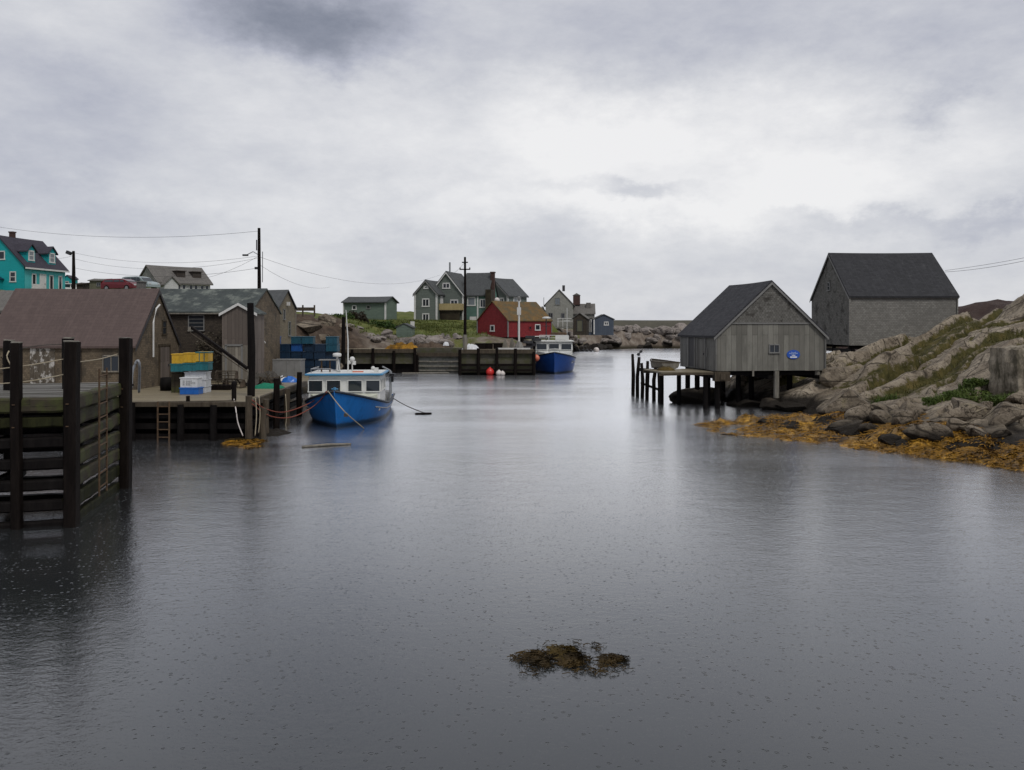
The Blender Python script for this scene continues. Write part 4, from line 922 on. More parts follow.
# green weeds on the right slope
gpt = []
for i, (px, py, s_, z_, lb) in enumerate([(965, 398, 1.0, .34, 'lush green weed patch at the foot of the granite slabs'), (985, 399, .85, .34, 'green weed patch in front of the square stone block'), (1012, 401, .9, .34, 'green weed patch at the right edge below the stone block'),
                                        (943, 401, .6, .26, 'small green weed patch left of the lush one'), (888, 400, .6, .2, 'thin strip of green weeds above the shore boulders')]):
    p = ray_hit(px, py)
    bush('weed_patch', (p.x, p.y + .3, rock_z(p.x, p.y + .3) - .06), s_, s_ * .8, z_, 1500, 'weed_leaf', .07, lb, 30 + i, cat='weeds')
    for _ in range(700 if i < 3 else 300):
        a_, r_ = rnd.uniform(0, 6.28), math.sqrt(rnd.random()) * s_ * 1.15; x, y = p.x + math.cos(a_) * r_, p.y + .3 + math.sin(a_) * r_ * .8; gpt.append((x, y, rock_z(x, y) - .03))
o = blades('green_grass', gpt, 'weed_leaf', .34, .035, .8, seed=9); tag(o, 'light green tall grass around the weeds at the foot of the slabs', 'grass', None, 'stuff')

# golden seaweed skirt along the right shore
m = MB(); vs = []; fs = []
line = [P3(684, 426, 38.3), P3(712, 431, 36.5), P3(750, 437, 34.6), P3(790, 442, 33), P3(830, 446, 31.9), P3(870, 451, 30.6), P3(910, 456, 29.4), P3(950, 461, 28.3), P3(990, 466, 27.3), P3(1030, 471, 26.4), P3(1080, 477, 25.3)]
def lerp_line(t):
    k = t * (len(line) - 1); i = min(int(k), len(line) - 2); f_ = k - i; a, b = Vector(line[i]), Vector(line[i + 1]); p = a.lerp(b, f_); d = (b - a); nrm = Vector((d.y, -d.x, 0)).normalized()
    if nrm.y < 0: nrm = -nrm
    return p, nrm
NS, NW = 260, 34; seaw = []
for i in range(NS):
    t = i / (NS - 1); p, nr = lerp_line(t); p.z = 0; wid = 7.0 if t < .42 else (7.0 - (t - .42) / .25 * 3.4 if t < .67 else 3.6)
    for j in range(NW):
        u = j / (NW - 1); q = p + nr * (u * wid + .55 * fbm(t * 40, 0, .6, 4, 2.) - .15); lum = fbm(q.x, q.y, 1.1, 5, 7.); big = fbm(q.x, q.y, .33, 3, 1.)
        z = -.06 + .05 * sstep(0, .25, u) + .34 * lum * (.4 + u) + .34 * max(0, big) * sstep(.1, .4, u) + .10 * u + .16 * sstep(.42, .6, t) * sstep(0, .2, u)
        z = max(z, min(rock_z(q.x, q.y), .75) + .02 + .16 * lum + .10 * big) if u < .97 else z
        vs.append((q.x, q.y, float(z)))
        if z > .0: seaw.append((q.x, q.y, float(z)))
for i in range(NS - 1):
    for j in range(NW - 1): fs.append((i * NW + j, (i + 1) * NW + j, (i + 1) * NW + j + 1, i * NW + j + 1))
m.add(vs, fs)
def weed_mat():
    k = NT('rockweed mat'); g = k.n('ShaderNodeNewGeometry'); P = g.outputs['Position']
    f = k.noise(P, .8, 5, .65); q = k.noise(P, 6, 5, .7)
    c = k.ramp(f, [(.34, (.03, .018, .009)), (.44, (.10, .055, .016)), (.53, (.24, .13, .016)), (.61, (.48, .25, .018)), (.76, (.20, .11, .02))])
    c = k.mix(k.mr(q, .4, .7, 0, .6), c, (.045, .025, .008))
    return k.fin(c, .5, k.bump(q, .9, .05, k.bump(k.noise(P, 22, 3), .5, .02)))
MT['weed_mat'] = weed_mat()
o = m.build('rockweed', 'weed_mat', None, True); tag(o, 'golden brown rockweed mat along the right shore', 'seaweed', None, 'stuff')
r2.shuffle(seaw); o = blades('seaweed_fronds', seaw[:5500] + [(x + .1, y, z) for x, y, z in seaw[:5500]], 'weed_gold', .24, .035, .3, True, 8, 3)
tag(o, 'loose golden seaweed fronds over the right shore mat', 'seaweed', None, 'stuff')

# floating seaweed clump in the foreground
def clump(name, loc, parts, label, seed, seafloor=True):
    r_ = random.Random(seed); t = thing(name, label, 'seaweed', loc)
    for (nm, mat, cx_, cy_, sx, sy, sz, n, L, w_) in parts:
        pts = []
        for i in range(n):
            a = r_.uniform(0, 6.283); r = math.sqrt(r_.random()); x, y = cx_ + math.cos(a) * r * sx, cy_ + math.sin(a) * r * sy
            if fbm(x, y, 3.2, 3, seed) < -.12 and sz < .08: continue
            pts.append((x, y, .004 + sz * max(0, 1 - r * r) * r_.uniform(.4, 1)))
        o = blades(nm, pts, mat, L, w_, .2, True, seed, 3, .012); o.parent = t
    return t
clump('floating_seaweed', (.78, 11.45, 0), [('fronds', 'weed_brown', -.40, .06, .36, .20, .006, 520, .10, .008), ('fronds', 'weed_brown', .50, .0, .27, .14, .006, 380, .10, .008), ('fronds', 'weed_brown', -.28, -.36, .40, .26, .002, 300, .10, .007),
                                          ('fronds', 'weed_brown', .42, -.32, .32, .18, .002, 120, .10, .007), ('clump', 'weed_olive', -.06, .22, .19, .30, .045, 520, .08, .011), ('fronds', 'weed_brown', .04, -.02, .16, .24, .03, 420, .09, .010), ('fronds', 'weed_brown', .0, .30, .55, .40, .002, 120, .09, .006)],
      'dark brown seaweed clump afloat alone on the open water', 21)
for obj_ in bpy.data.objects:
    if obj_.parent and obj_.parent.name == 'floating_seaweed' and obj_.name == 'clump': obj_['label'] = 'golden olive mound of fronds'

# ================================================================== NEAR LEFT CRIB WHARF
A = Vector((-9.9, 19.2, 0)); B_ = Vector((-10.85, 23.6, 0)); dl = Vector((-1, -.25, 0)).normalized(); C_ = A + dl * 6
DZ = 2.85
wf = thing('crib_wharf', 'near mossy timber crib wharf with tall dark posts and a rusty ladder', 'wharf', (0, 0, 0))
m = MB(); bk = (B_ + (B_ - A).normalized() * 1.6); top = [A, B_, bk, bk + Vector((-10, 0, 0)), C_]
m.prism([Vector((p.x, p.y, DZ - .12)) for p in top], (0, 0, .06)); m.build('deck_bearer', 'timber_black', wf)
m = MB(); vB = (B_ - A).normalized(); LB = (bk - A).length; npl = 24
for i in range(npl):
    s0 = A + vB * (LB * (i + .5) / npl); zz_ = DZ - .03 + rnd.uniform(-.012, .012); o_ = 0
    while o_ < 7:
        ln = rnd.uniform(2.2, 3.6); a_ = s0 + dl * (o_ + .12); b_ = s0 + dl * (o_ + ln)
        m.beam((a_.x, a_.y, zz_), (b_.x, b_.y, zz_ + rnd.uniform(-.01, .01)), LB / npl * .8, .06); o_ += ln
m.build('deck', 'deck_grey', wf)
nA = Vector((.2425, -.97, 0)); nB = Vector((.977, .211, 0))
m = MB(); m.rough(A - nA * .08 + Vector((0, 0, DZ - .12)), C_ - nA * .08 + Vector((0, 0, DZ - .12)), .3, .34); m.build('edge_beam', 'mossy', wf)
m = MB(); m.rough(A - nB * .1 + Vector((0, 0, DZ - .10)), B_ - nB * .1 + Vector((0, 0, DZ - .10)), .28, .34); m.build('edge_beam', 'mossy', wf)
for i in range(6):
    z = 2.34 - i * .47
    m = MB(); m.rough(A - nA * .12 + Vector((.0, 0, z)), C_ - nA * .12 + Vector((0, 0, z + rnd.uniform(-.05, .05))), .26, .24); m.build('crib_beam', 'timber_moss' if i < 1 else 'timber_black', wf)
    m = MB(); m.rough(A - nB * .12 + Vector((0, 0, z + .04)), B_ - nB * .12 + Vector((0, 0, z + .04)), .2, .33); m.build('crib_beam', 'mossy' if i < 4 else 'timber_moss', wf)
    if i % 2 == 0:
        m = MB(); m.rough(A + dl * 2.2 - nA * .3 + Vector((0, 0, z + .2)), A + dl * 2.2 - nA * 4 + Vector((0, 0, z + .2)), .25, .24); m.build('tie_beam', 'timber_black', wf)
    m = MB(); bb = A - nA * 3.2; m.rough(bb + Vector((-.6, 0, z)), bb + dl * 6 + Vector((0, 0, z)), .26, .3); m.build('crib_beam', 'timber_black', wf)
def wpost(p, wx, top, mat='timber_dark', bot=-.7):
    m = MB(); m.rough((p[0], p[1], bot), (p[0] + rnd.uniform(-.03, .03), p[1], top), wx, wx, 12, .0035); po = m.build('post', mat, wf)
    m = MB(); m.rough((p[0], p[1], top + .004), (p[0], p[1], top + .03), wx * .94, wx * .94, 1, .006); m.build('cap', 'timber_pale', po)
    m = MB()
    for zb in (2.75, 2.25): m.lathe([(.035, 0), (.035, .02)], 8, (p[0] - .02, p[1] - wx / 2 - .0, zb))
    m.build('bolt', 'rust', po)
wpost(A + Vector((.0, -.10, 0)), .28, 4.14); wpost(B_ + Vector((.08, .05, 0)), .29, 4.15)
pL = at(19.5, 400, 18.95); wpost((pL.x, pL.y - .1), .20, 4.12); wpost((-11.68, 22.4), .24, 4.17, 'timber_black', 1.0); wpost((-12.86, 21.75), .22, 4.12, 'timber_black', 1.0)
ld = MB(); l0 = A.lerp(B_, .34) + nB * .16; l1 = A.lerp(B_, .50) + nB * .16
for q in (l0, l1): ld.tube([q + Vector((0, 0, .35)), q + Vector((0, 0, 3.45))], .025, 6)
ldo = ld.build('ladder', 'rust', wf)
for i in range(9):
    z = .55 + i * .34; m = MB(); m.tube([l0 + Vector((0, 0, z)), l1 + Vector((0, 0, z + .01))], .02, 6); m.build('rung', 'rust', ldo)
def rope(name, pts, r, mat, label, cat='rope', sag=0, n=14, group=None):
    P = [Vector(p) for p in pts]
    if len(P) == 2 and n > 1:
        a, b = P; P = [a.lerp(b, i / n) - Vector((0, 0, sag * 4 * (i / n) * (1 - i / n))) for i in range(n + 1)]
    elif len(P) > 2:
        Q = []
        for i in range(len(P) - 1):
            p0, p1, p2, p3 = P[max(i - 1, 0)], P[i], P[i + 1], P[min(i + 2, len(P) - 1)]
            for k in range(6):
                t = k / 6; Q.append(.5 * ((2 * p1) + (-p0 + p2) * t + (2 * p0 - 5 * p1 + 4 * p2 - p3) * t * t + (-p0 + 3 * p1 - 3 * p2 + p3) * t ** 3))
        P = Q + [P[-1]]
    m = MB(); m.tube(P, r, 6); return tag(m.build(name, mat, None, True), label, cat, group)
pf_, pm_ = Vector((A.x, A.y + .1, 0)), Vector((-11.68, 22.4, 0))
rope('rope_rail', [at(75, 357, 19.3), at(30, 365, 19.0), at(-20, 371, 18.8)], .014, 'rope_tan', 'upper tan rope strung between the posts along the wharf front', group='rope rails on the near wharf')
rope('rope_rail', [at(75, 372, 19.3), at(30, 381, 19.0), at(-20, 385, 18.8)], .014, 'rope_tan', 'lower tan rope strung between the posts along the wharf front', group='rope rails on the near wharf')
rope('rope_rail', [at(78, 362, 19.5), at(100, 359, 21.5), at(118, 354, 23.5)], .013, 'rope_tan', 'tan rope running above the rusty ladder to the far post', group='rope rails on the near wharf')
rope('rope_rail', [at(8, 352, 21.7), at(35, 346, 22), at(64, 344, 22.4)], .012, 'rope_dark', 'dark thin line between the two rear posts of the wharf', group='rope rails on the near wharf')
rope('rope_end', [at(9, 351, 21.6), at(7, 357, 21.5), at(11, 366, 21.5), at(13, 373, 21.5)], .018, 'rope_tan', 'loose tan rope end knotted on the far left rear post')

# ================================================================== SECOND LEFT WHARF (low deck with sheds)
D2 = 1.47
w2 = thing('wharf_deck', 'low wet plank wharf in front of the brown roofed shed', 'wharf', (0, 0, 0))
E0, E1, E2 = Vector((-22, 33.5, 0)), Vector((-10.45, 33.5, 0)), Vector((-11.1, 45.5, 0))
m = MB(); m.prism([(-26, 33.5, D2 - .12), (-10.45, 33.5, D2 - .12), (-11.1, 45.5, D2 - .12), (-11.6, 56, D2 - .12), (-26, 56, D2 - .12)], (0, 0, .12)); m.build('deck', 'deck', w2)
m = MB(); m.box((-18.2, 33.44, D2 - .05), (15.5, .16, .2)); m.build('edge_beam', 'timber_mid', w2, bevel=.02)
m = MB(); m.beam((-10.40, 33.4, D2 - .05), (-11.06, 45.5, D2 - .05), .16, .28); m.build('edge_beam', 'timber_mid', w2, bevel=.02)
for i in range(3):
    m = MB(); m.box((-18.2, 33.75, .95 - i * .42), (15.4, .18, .22)); m.build('cross_beam', 'timber_black', w2)
    m = MB(); m.beam((-10.62, 33.6, .95 - i * .42), (-11.28, 45.5, .95 - i * .42), .18, .22); m.build('cross_beam', 'timber_black', w2)
m = MB(); m.box((-18.6, 35.2, .3), (15, .1, 2.0)); m.beam((-11.6, 35.2, .3), (-12.2, 46, .3), .1, 2.0); m.build('dark_backing', 'timber_black', w2)  # black sheet stands in for the shaded void under the deck
pil = [(-14.9, 33.35, 1.5, 'timber_black'), (-13.0, 33.35, 1.42, 'timber_black'), (-17.5, 33.35, 1.42, 'timber_black'), (-11.7, 33.35, 1.4, 'timber_black'), (-10.35, 33.45, 1.75, 'timber_mid'), (-10.1, 34.9, 1.5, 'timber_mid'),
       (-10.35, 37.4, 2.2, 'timber_dark'), (-10.45, 39.6, 1.6, 'timber_mid'), (-10.6, 42.4, 2.2, 'timber_dark'), (-10.0, 34.2, 1.2, 'timber_mid')]
for x, y, t_, mt in pil:
    m = MB(); m.tube([(x, y, -.7), (x + rnd.uniform(-.05, .05), y, t_ / 2), (x, y, t_)], [.15, .14, .13], 9, .08); m.build('piling', mt, w2)
m = MB(); q0, q1 = at(158, 403, 33.25), at(169.5, 403, 33.25)
for q in (q0, q1): m.tube([(q.x, 33.22, -.4), (q.x, 33.22, 1.55)], .035, 6)
lo = m.build('ladder', 'rust', w2)
for i in range(5): m = MB(); m.tube([(q0.x, 33.22, .15 + i * .3), (q1.x, 33.22, .15 + i * .3)], .025, 6); m.build('rung', 'rust', lo)
def bollard(px, py0, py1, wpx, D, mat, label):
    p = at(px, py1, D); h_ = (py1 - py0) / F * D; r_ = wpx / F * D / 2
    m = MB(); m.lathe([(r_ * .9, 0), (r_, h_ * .15), (r_ * .95, h_ * .75), (r_ * 1.1, h_ * .82), (r_ * .9, h_ * .95), (r_ * .5, h_)], 10)
    o = m.build('bollard', mat, None, True); o.location = (p.x, p.y, D2); return tag(o, label, 'bollard', 'bollards on the low wharf')
bollard(234, 380, 399.5, 5, 34.6, 'timber_black', 'tall black mooring bollard with a white rope on the low wharf edge')
bollard(188, 396, 402.5, 4, 33.8, 'timber_dark', 'short dark bollard above the rusty ladder on the low wharf')
m = MB(); m.tube([(-14.06, 33.75, D2 + .02), (-11.0, 33.9, D2 + .05)], .025, 6); tag(m.build('plank_rail', 'timber_mid'), 'thin timber rail lying along the low wharf edge', 'timber rail')
rope('mooring_rope', [at(234, 399, 34.4), at(236, 410, 33.1), at(238, 423, 33), at(243, 436, 33)], .022, 'buoy_white', 'white rope hanging from the tall black bollard to the weed')
rope('mooring_rope', [at(252, 400, 33.3), at(266, 409, 34.5), at(285, 412, 37), at(310, 403, 38.5), at(327, 391, 37.2)], .022, 'rope_red', 'upper red rope looping from the wharf corner to the boat bow')
rope('mooring_rope', [at(252, 404, 33.3), at(270, 416, 35), at(292, 417, 37), at(314, 406, 38), at(327, 392, 37.2)], .022, 'rope_red', 'lower red rope looping from the wharf corner to the boat bow')
for i, (px, D) in enumerate([(255.5, 33.2), (259, 34), (285.5, 38.6)]):
    rope('hanging_rope', [at(px, 398 - i * 2, D), at(px + 1, 415, D), at(px - .5, 436 - 3 * i, D)], .02, 'rope_tan', ['tan line hanging down the wharf corner piling', 'second tan line hanging just right of the corner piling', 'tan line hanging down midway along the wharf side'][i], group='lines hanging off the low wharf')
rope('hanging_rope', [at(131.5, 388, 32), at(132.5, 372, 32), at(137, 361, 32), at(139.5, 366, 32), at(139, 392, 33.2)], .05, 'metal', 'grey bent pipe rail standing behind the far post of the near wharf', 'pipe')
p_ = at(190, 437, 33)
# derrick
dk = thing('hoist_derrick', 'black hoist mast with a slanting boom on the low wharf', 'derrick', at(251, 395, 36.6))
dk.location.z = D2
m = MB(); m.tube([(0, 0, -.1), (.02, 0, 2), (-.03, 0, 4.02)], [.17, .165, .145], 10, .04); m.build('mast', 'timber_black', dk)
bp = at(191, 327, 38.5) - dk.location; b0 = at(248, 369, 36.5) - dk.location
m = MB(); m.beam(b0, bp, .09, .12); m.build('boom', 'timber_dark', dk)
m = MB(); m.tube([b0 + Vector((0, -.1, -.12)), bp + Vector((0, -.1, -.25))], .02, 6); m.build('rigging', 'timber_mid', dk)
m = MB(); m.box(bp + Vector((-.05, 0, -.1)), (.14, .12, .2)); m.build('pulley', 'timber_pale', dk)
m = MB(); m.beam(b0 + Vector((0, 0, 0)), (-.02, -.05, .15), .07, .09); m.build('brace', 'timber_pale', dk)

# --- shed A: brown roof
sa = thing('brown_roof_shed', 'old shingled fish shed with a broad brown roof', 'shed', (-25.0, 40.3, D2))
m = MB(); walls(m, 0, 7.15, 0, 5.2, 0, 2.12, 4.82, 'x'); m.build('wall', 'brown_shingle', sa)
m = MB(); roofs(m, 0, 7.15, 0, 5.2, 2.12, 4.82, 'x', .14, .06, .07); m.build('roof', 'brown_roof', sa)
m = MB(); sl = 2.7 / 2.6
for s_ in (-1, 1):
    ye = 2.6 + s_ * 2.74; ze = 4.82 - 2.74 * sl
    q = [(7.215, ye, ze - .16), (7.215, 2.6, 4.66), (7.215, 2.6, 4.84), (7.215, ye, ze + .02)]; m.prism(q if s_ < 0 else q[::-1], (.025, 0, 0))
m.build('bargeboard', 'trim_dark', sa)
door(sa, (7.15, 3.3, .05), (0, 1, 0), Fx, 1.2, 1.9, 'pink_board', 'timber_mid')
window(sa, (7.15, 3.3, 2.95), (0, 1, 0), Fx, .45, .7, 'timber_mid', 'pane', .06, (0, 1))
m = MB(); m.tube([(7.26, 1.75, 1.5), (7.26, 1.75, 3.2), (7.3, 2.0, 3.9), (7.3, 2.4, 4.1)], .045, 8); m.build('downpipe', 'trim_white', sa)
window(sa, (1.2, 0, 1.2), Fx, Fy, .7, .7, 'brown_shingle', 'pane', .07, (1, 1))
m = MB(); m.box((2.75, -.025, 1.02), (1.15, .04, 2.0)); m.build('patch_board', 'peeling', sa)
m = MB(); m.box((4.2, -.03, .95), (.8, .04, 1.85)); m.build('door', 'dark_shingle', sa)
window(sa, (6.0, 0, 1.25), Fx, Fy, .7, .75, 'pale_board', 'pane', .06, (1, 0))

# --- shed B: mossy roof with porch
sb = thing('mossy_roof_shed', 'dark shingled shed with mottled grey roof and white trimmed porch gable', 'shed', (-22.2, 47, D2))
m = MB(); walls(m, 0, 7.7, 0, 6, 0, 3.83, 5.15, 'x'); m.build('wall', 'dark_shingle', sb)
m = MB(); m.prism([(7.703, 0, 0), (7.703, 6, 0), (7.703, 6, 3.83), (7.703, 3, 5.15), (7.703, 0, 3.83)], (.03, 0, 0)); m.build('gable_shingles', 'brown_shingle', sb, label='lighter brown shingle gable wall')
m = MB(); roofs(m, 0, 7.7, 0, 6, 3.83, 5.15, 'x', .2, .1, .08); m.build('roof', 'green_roof', sb)
m = MB(); m.box((3.6, -.215, 3.72), (7.4, .03, .07)); m.build('fascia', 'timber_pale', sb)
window(sb, (4.75, 0, 3.2), Fx, Fy, .8, .85, 'trim_grey', 'pane', .05, (0, 3))
m = MB(); walls(m, 6.75, 8.5, -1.7, -.005, 0, 3.72, 4.2, 'y'); m.build('porch_wall', 'pink_board', sb)
m = MB(); m.prism([(6.76, -1.735, 0), (8.48, -1.735, 0), (8.48, -1.735, 2.0), (6.76, -1.735, 2.0)], (0, .03, 0)); m.build('porch_skirting', 'pale_board', sb)
m = MB(); roofs(m, 6.75, 8.5, -1.7, -.02, 3.72, 4.2, 'y', .12, .08, .06); m.build('porch_roof', 'green_roof', sb)
m = MB(); rake(m, 6.75, 8.5, -1.785, 3.76, 4.25, .13, .03, .14); m.build('bargeboard', 'trim_white', sb)
door(sb, (7.4, -1.735, .05), Fx, Fy, .75, 1.85, 'pale_board')
window(sb, (7.735, 1.9, 3.2), (0, 1, 0), Fx, .3, .9, 'trim_white', 'pane_sky', .06, (0, 0))
m = MB(); m.tube([(7.8, 2.1, 2.6), (7.8, 2.1, 2.2), (7.85, 2.4, 2.05)], .05, 7); m.build('downpipe', 'trim_white', sb)
door(sb, (7.735, 1.0, .05), (0, 1, 0), Fx, .9, 1.9, 'pale_board')
m = MB(); m.box((6.3, -.03, 1.3), (.9, .04, 2.5)); m.build('door', 'dark_shingle', sb)
m = MB(); m.box((.4, 3.0, 5.3), (.4, .4, .6)); m.box((.4, 3.0, 5.63), (.5, .5, .06)); m.build('chimney', 'grey_roof', sb)

bush('creeper', (-16.6, 46.75, D2 + .9), .75, .22, 1.9, 500, 'twig', .09, 'bare twiggy creeper on the dark shed wall under the hoist boom', 77, cat='creeper')
# --- shed D: tan gable
sd4 = thing('tan_shed', 'narrow tan shingled shed behind the mossy roofed one', 'shed', (-19.8, 57, 1.3), 0)
m = MB(); walls(m, 0, 4.1, 0, 4.6, 0, 4.45, 5.65, 'x'); m.build('wall', 'tan_shingle', sd4)
m = MB(); roofs(m, 0, 4.1, 0, 4.6, 4.45, 5.65, 'x', .16, .12, .07); m.build('roof', 'house_roof', sd4)
window(sd4, (4.1, 2.9, 3.0), (0, 1, 0), Fx, .5, 1.0, 'trim_grey', 'pane', .06, (0, 1)); window(sd4, (4.1, 1.5, 4.0), (0, 1, 0), Fx, .4, .7, 'trim_grey', 'pane', .06, (0, 0))
m = MB(); m.box((4.2, 2.3, 4.75), (.2, .2, .25)); m.build('lamp', 'trim_white', sd4)
m = MB(); m.box((4.13, 4.55, 2.2), (.08, .12, 4.4)); m.build('corner_board', 'pale_board', sd4)

# ---------------- crates
def crate(name, label, w_, d_, h_, mat, loc, rz=0, group=None, lip=.05, cat='crate', lid=None):
    t = thing(name, label, cat, loc, rz, group)
    m = MB(); th = .04
    m.box((0, -d_ / 2 + th / 2, h_ / 2), (w_, th, h_)); m.box((0, d_ / 2 - th / 2, h_ / 2), (w_, th, h_)); m.box((-w_ / 2 + th / 2, 0, h_ / 2), (th, d_ - 2 * th, h_)); m.box((w_ / 2 - th / 2, 0, h_ / 2), (th, d_ - 2 * th, h_)); m.box((0, 0, th / 2 + .002), (w_ - 2 * th, d_ - 2 * th, th))
    m.build('body', mat, t, bevel=.012)
    m = MB()
    for s_ in (-1, 1):
        m.box((0, s_ * d_ / 2, h_ - lip / 2 + .003), (w_ + .05, .05, lip)); m.box((s_ * w_ / 2, 0, h_ - lip / 2 + .003), (.05, d_ - .05, lip))
        m.box((s_ * w_ * .2, -d_ / 2 - .01, h_ * .45), (.035, .025, h_ * .85))
    m.build('rim', mat if lid is None else lid, t, bevel=.01); return t
cz0 = at(192, 391, 37.9); bx, by = cz0.x, 38.3
crate('blue_tub', 'bright blue tub on the wharf under the lettered white box', .82, .6, .30, 'bright_blue', (at(189, 391, 37.6).x, 37.9, D2), 0, None, cat='tub')
wb = crate('white_box', 'white fish box with dark lettering sitting in the blue tub', .76, .55, .44, 'white_box', (at(188.5, 391, 37.6).x, 37.9, D2 + .305), 0, None, cat='box')
m = MB()
for r_i, (z, n) in enumerate([(.29, 6), (.21, 8), (.13, 5)]):
    for q in range(n): m.box((-.28 + q * .07 + .05, -.29, z), (.045, .01, .035))
m.build('lettering', 'grey_tub', wb)
for i in range(3): crate('white_box', ['plain white box at the bottom of the white stack', 'plain white box in the middle of the white stack', 'plain white box on top of the white stack under the teal crates'][i], .95, .7, .31, 'white_box', (at(197.5, 391, 38.7).x, 38.75, D2 + .002 + i * .32), R(2 * i - 2), 'white boxes on the low wharf', cat='box')
for i in range(3): crate('teal_crate', ['teal crate at the left of the teal row under the yellow crates', 'teal crate in the middle of the teal row', 'teal crate at the right of the teal row'][i], .56, .7, .36, 'teal_box', (at(179.5 + i * 12.3, 391, 38.6).x, 38.6, D2 + .97 + .03 * i), R(3), 'teal crates on the stack')
for i in range(3): crate('yellow_crate', ['yellow crate at the left end of the top row', 'yellow crate in the middle of the top row', 'yellow crate at the right end of the top row'][i], .54, .66, .44, 'yellow', (at(180 + i * 12.2, 391, 38.6).x, 38.6, D2 + 1.335 + .045 * i), R(rnd.uniform(-4, 5)), 'yellow crates on the stack', lid='teal_box' if i == 2 else None)
crate('green_crate', 'olive green crate standing behind the blue tub under the teal row', .5, .5, .92, 'mossy', (at(178, 391, 38.8).x, 38.9, D2), 0)
m = MB()
m.lathe([(.30, 0), (.32, .3), (.30, .6), (.24, .62), (.2, .5)], 14); o = m.build('barrel', 'timber_black', None, True); o.location = (at(168, 388, 40).x, 39.9, D2); tag(o, 'dark barrel against the gable wall of the brown roofed shed', 'barrel')
m = MB(); m.box((0, 0, .18), (1.2, .6, .05)); m.box((0, -.25, .09), (1.2, .08, .16)); m.box((0, .25, .09), (1.2, .08, .16))
for i in range(6): m.box((-.5 + i * .2, 0, .22), (.12, .6, .03))
o = m.build('pallet', 'timber_dark', None); o.location = (at(217, 388, 40).x, 40.4, D2); tag(o, 'dark wooden pallet on the wharf behind the tall bollard', 'pallet')
def trap(loc, rz, label):
    t = thing('lobster_trap', label, 'lobster trap', loc, rz, 'lobster traps on the low wharf'); m = MB(); L, W2, Hh = .95, .28, .38
    for x in (-L / 2, 0, L / 2):
        arc = [(x, math.cos(math.pi * i / 8) * W2, math.sin(math.pi * i / 8) * Hh + .04) for i in range(9)]; m.tube(arc, .022, 5); m.beam(arc[0], arc[-1], .04, .04)
    for i in range(9):
        y, z = math.cos(math.pi * i / 8) * W2, math.sin(math.pi * i / 8) * Hh + .04; m.beam((-L / 2, y, z), (L / 2, y, z), .035, .018)
    m.build('frame', 'timber_mid', t); m = MB()
    for s_ in (-1, 1):
        m = MB(); m.prism([(s_ * L / 2, math.cos(math.pi * i / 8) * W2 * .95, math.sin(math.pi * i / 8) * Hh * .95 + .04) for i in range(9)], (s_ * .01, 0, 0)); m.build('netting', 'net_brown', t)
for i, (x, y, z, rz) in enumerate([(-14.3, 41.2, 0, .1), (-13.6, 41.6, 0, -.2), (-13.9, 41.4, .43, .05), (-12.3, 43.2, 0, .5), (-12.9, 44.4, 0, 1.1)]):
    trap((x, y, D2 + z), rz, ['slatted lobster trap nearest to the white boxes on the low wharf', 'slatted lobster trap beside the porch door', 'slatted lobster trap lying on top of two others', 'slatted lobster trap just behind the hoist mast', 'slatted lobster trap in front of the grey tubs'][i])
# blue crates on the quay
gp = 'blue fish boxes stacked on the quay'; x0 = at(268, 370, 54).x
for r_i in range(5):
    for c_i in range(6):
        for dpt in range(1):
            bright = (r_i == 3 and c_i == 2)
            if r_i == 4 and c_i in (1, 4): continue
            mat = 'blue_box' if bright or (r_i == 4 and c_i == 0) else ('navy_teal' if r_i == 4 or (c_i == 5 and r_i > 2) else 'navy_box')
            lb = 'bright blue fish box near the top of the dark stack' if bright else ('blue fish box at the top left corner of the dark stack' if (r_i == 4 and c_i == 0) else
                 ('dark teal fish box on top or end of the quay stack' if mat == 'navy_teal' else 'navy fish box in the dark stack on the quay'))
            crate('fish_box', lb, .70, .75, .46, mat, (x0 + .37 + c_i * .745 + rnd.uniform(-.03, .03) + .05 * (r_i % 2), 54 + rnd.uniform(-.12, .12), D2 + .002 + r_i * .475), rnd.uniform(-.05, .05), gp, cat='crate')
for i in range(2): crate('grey_tub', ['grey tub at the left in front of the blue stack', 'grey tub at the right in front of the blue stack'][i], 1.12 if i == 0 else 1.2, .9, 1.02, 'grey_tub', (at(274.5 + 19 * i, 374, 51.5).x - .1, 51.8, D2), R(-2), 'grey insulated tubs', .08, cat='tub', lid='grey_tub')
heap('net_pile', 'green_net', (at(265, 386, 41).x, 41.5, D2), .75, .5, .22, 'bright green net heap on the low wharf beside the hoist mast', 'nets', 4)
heap('tarp_pile', 'bright_blue', (at(290, 379, 46).x, 46, D2), .45, .35, .28, 'crumpled bright blue tarp on the low wharf', 'tarp', 8)
heap('sack_pile', 'white_box', (at(281, 377, 47).x, 47.2, D2), .35, .3, .22, 'white sack lying beside the blue tarp', 'sack', 9)
heap('rope_pile', 'rope_dark', (at(262, 380, 43.5).x, 43.8, D2), .9, .5, .55, 'dark tangled rope heap behind the green net', 'rope', 12, rough_=1.2)
for i, (px, py) in enumerate([(272, 378), (256, 383)]):
    q = at(px, py, 43); m = MB()
    for k in range(7): a = rnd.uniform(0, 6.28); m.beam((rnd.uniform(-.5, .5), rnd.uniform(-.3, .3), rnd.uniform(.0, .2)), (rnd.uniform(-.7, .7), rnd.uniform(-.3, .3), rnd.uniform(.2, .7)), .05, .05)
    o = m.build('scrap_pile', 'timber_dark' if i else 'timber_mid', None); o.location = (q.x, 43 + i * -1.2, D2); tag(o, ['jumble of brown timber scraps at the back of the low wharf', 'jumble of dark timber scraps at the foot of the hoist mast'][i], 'timber')
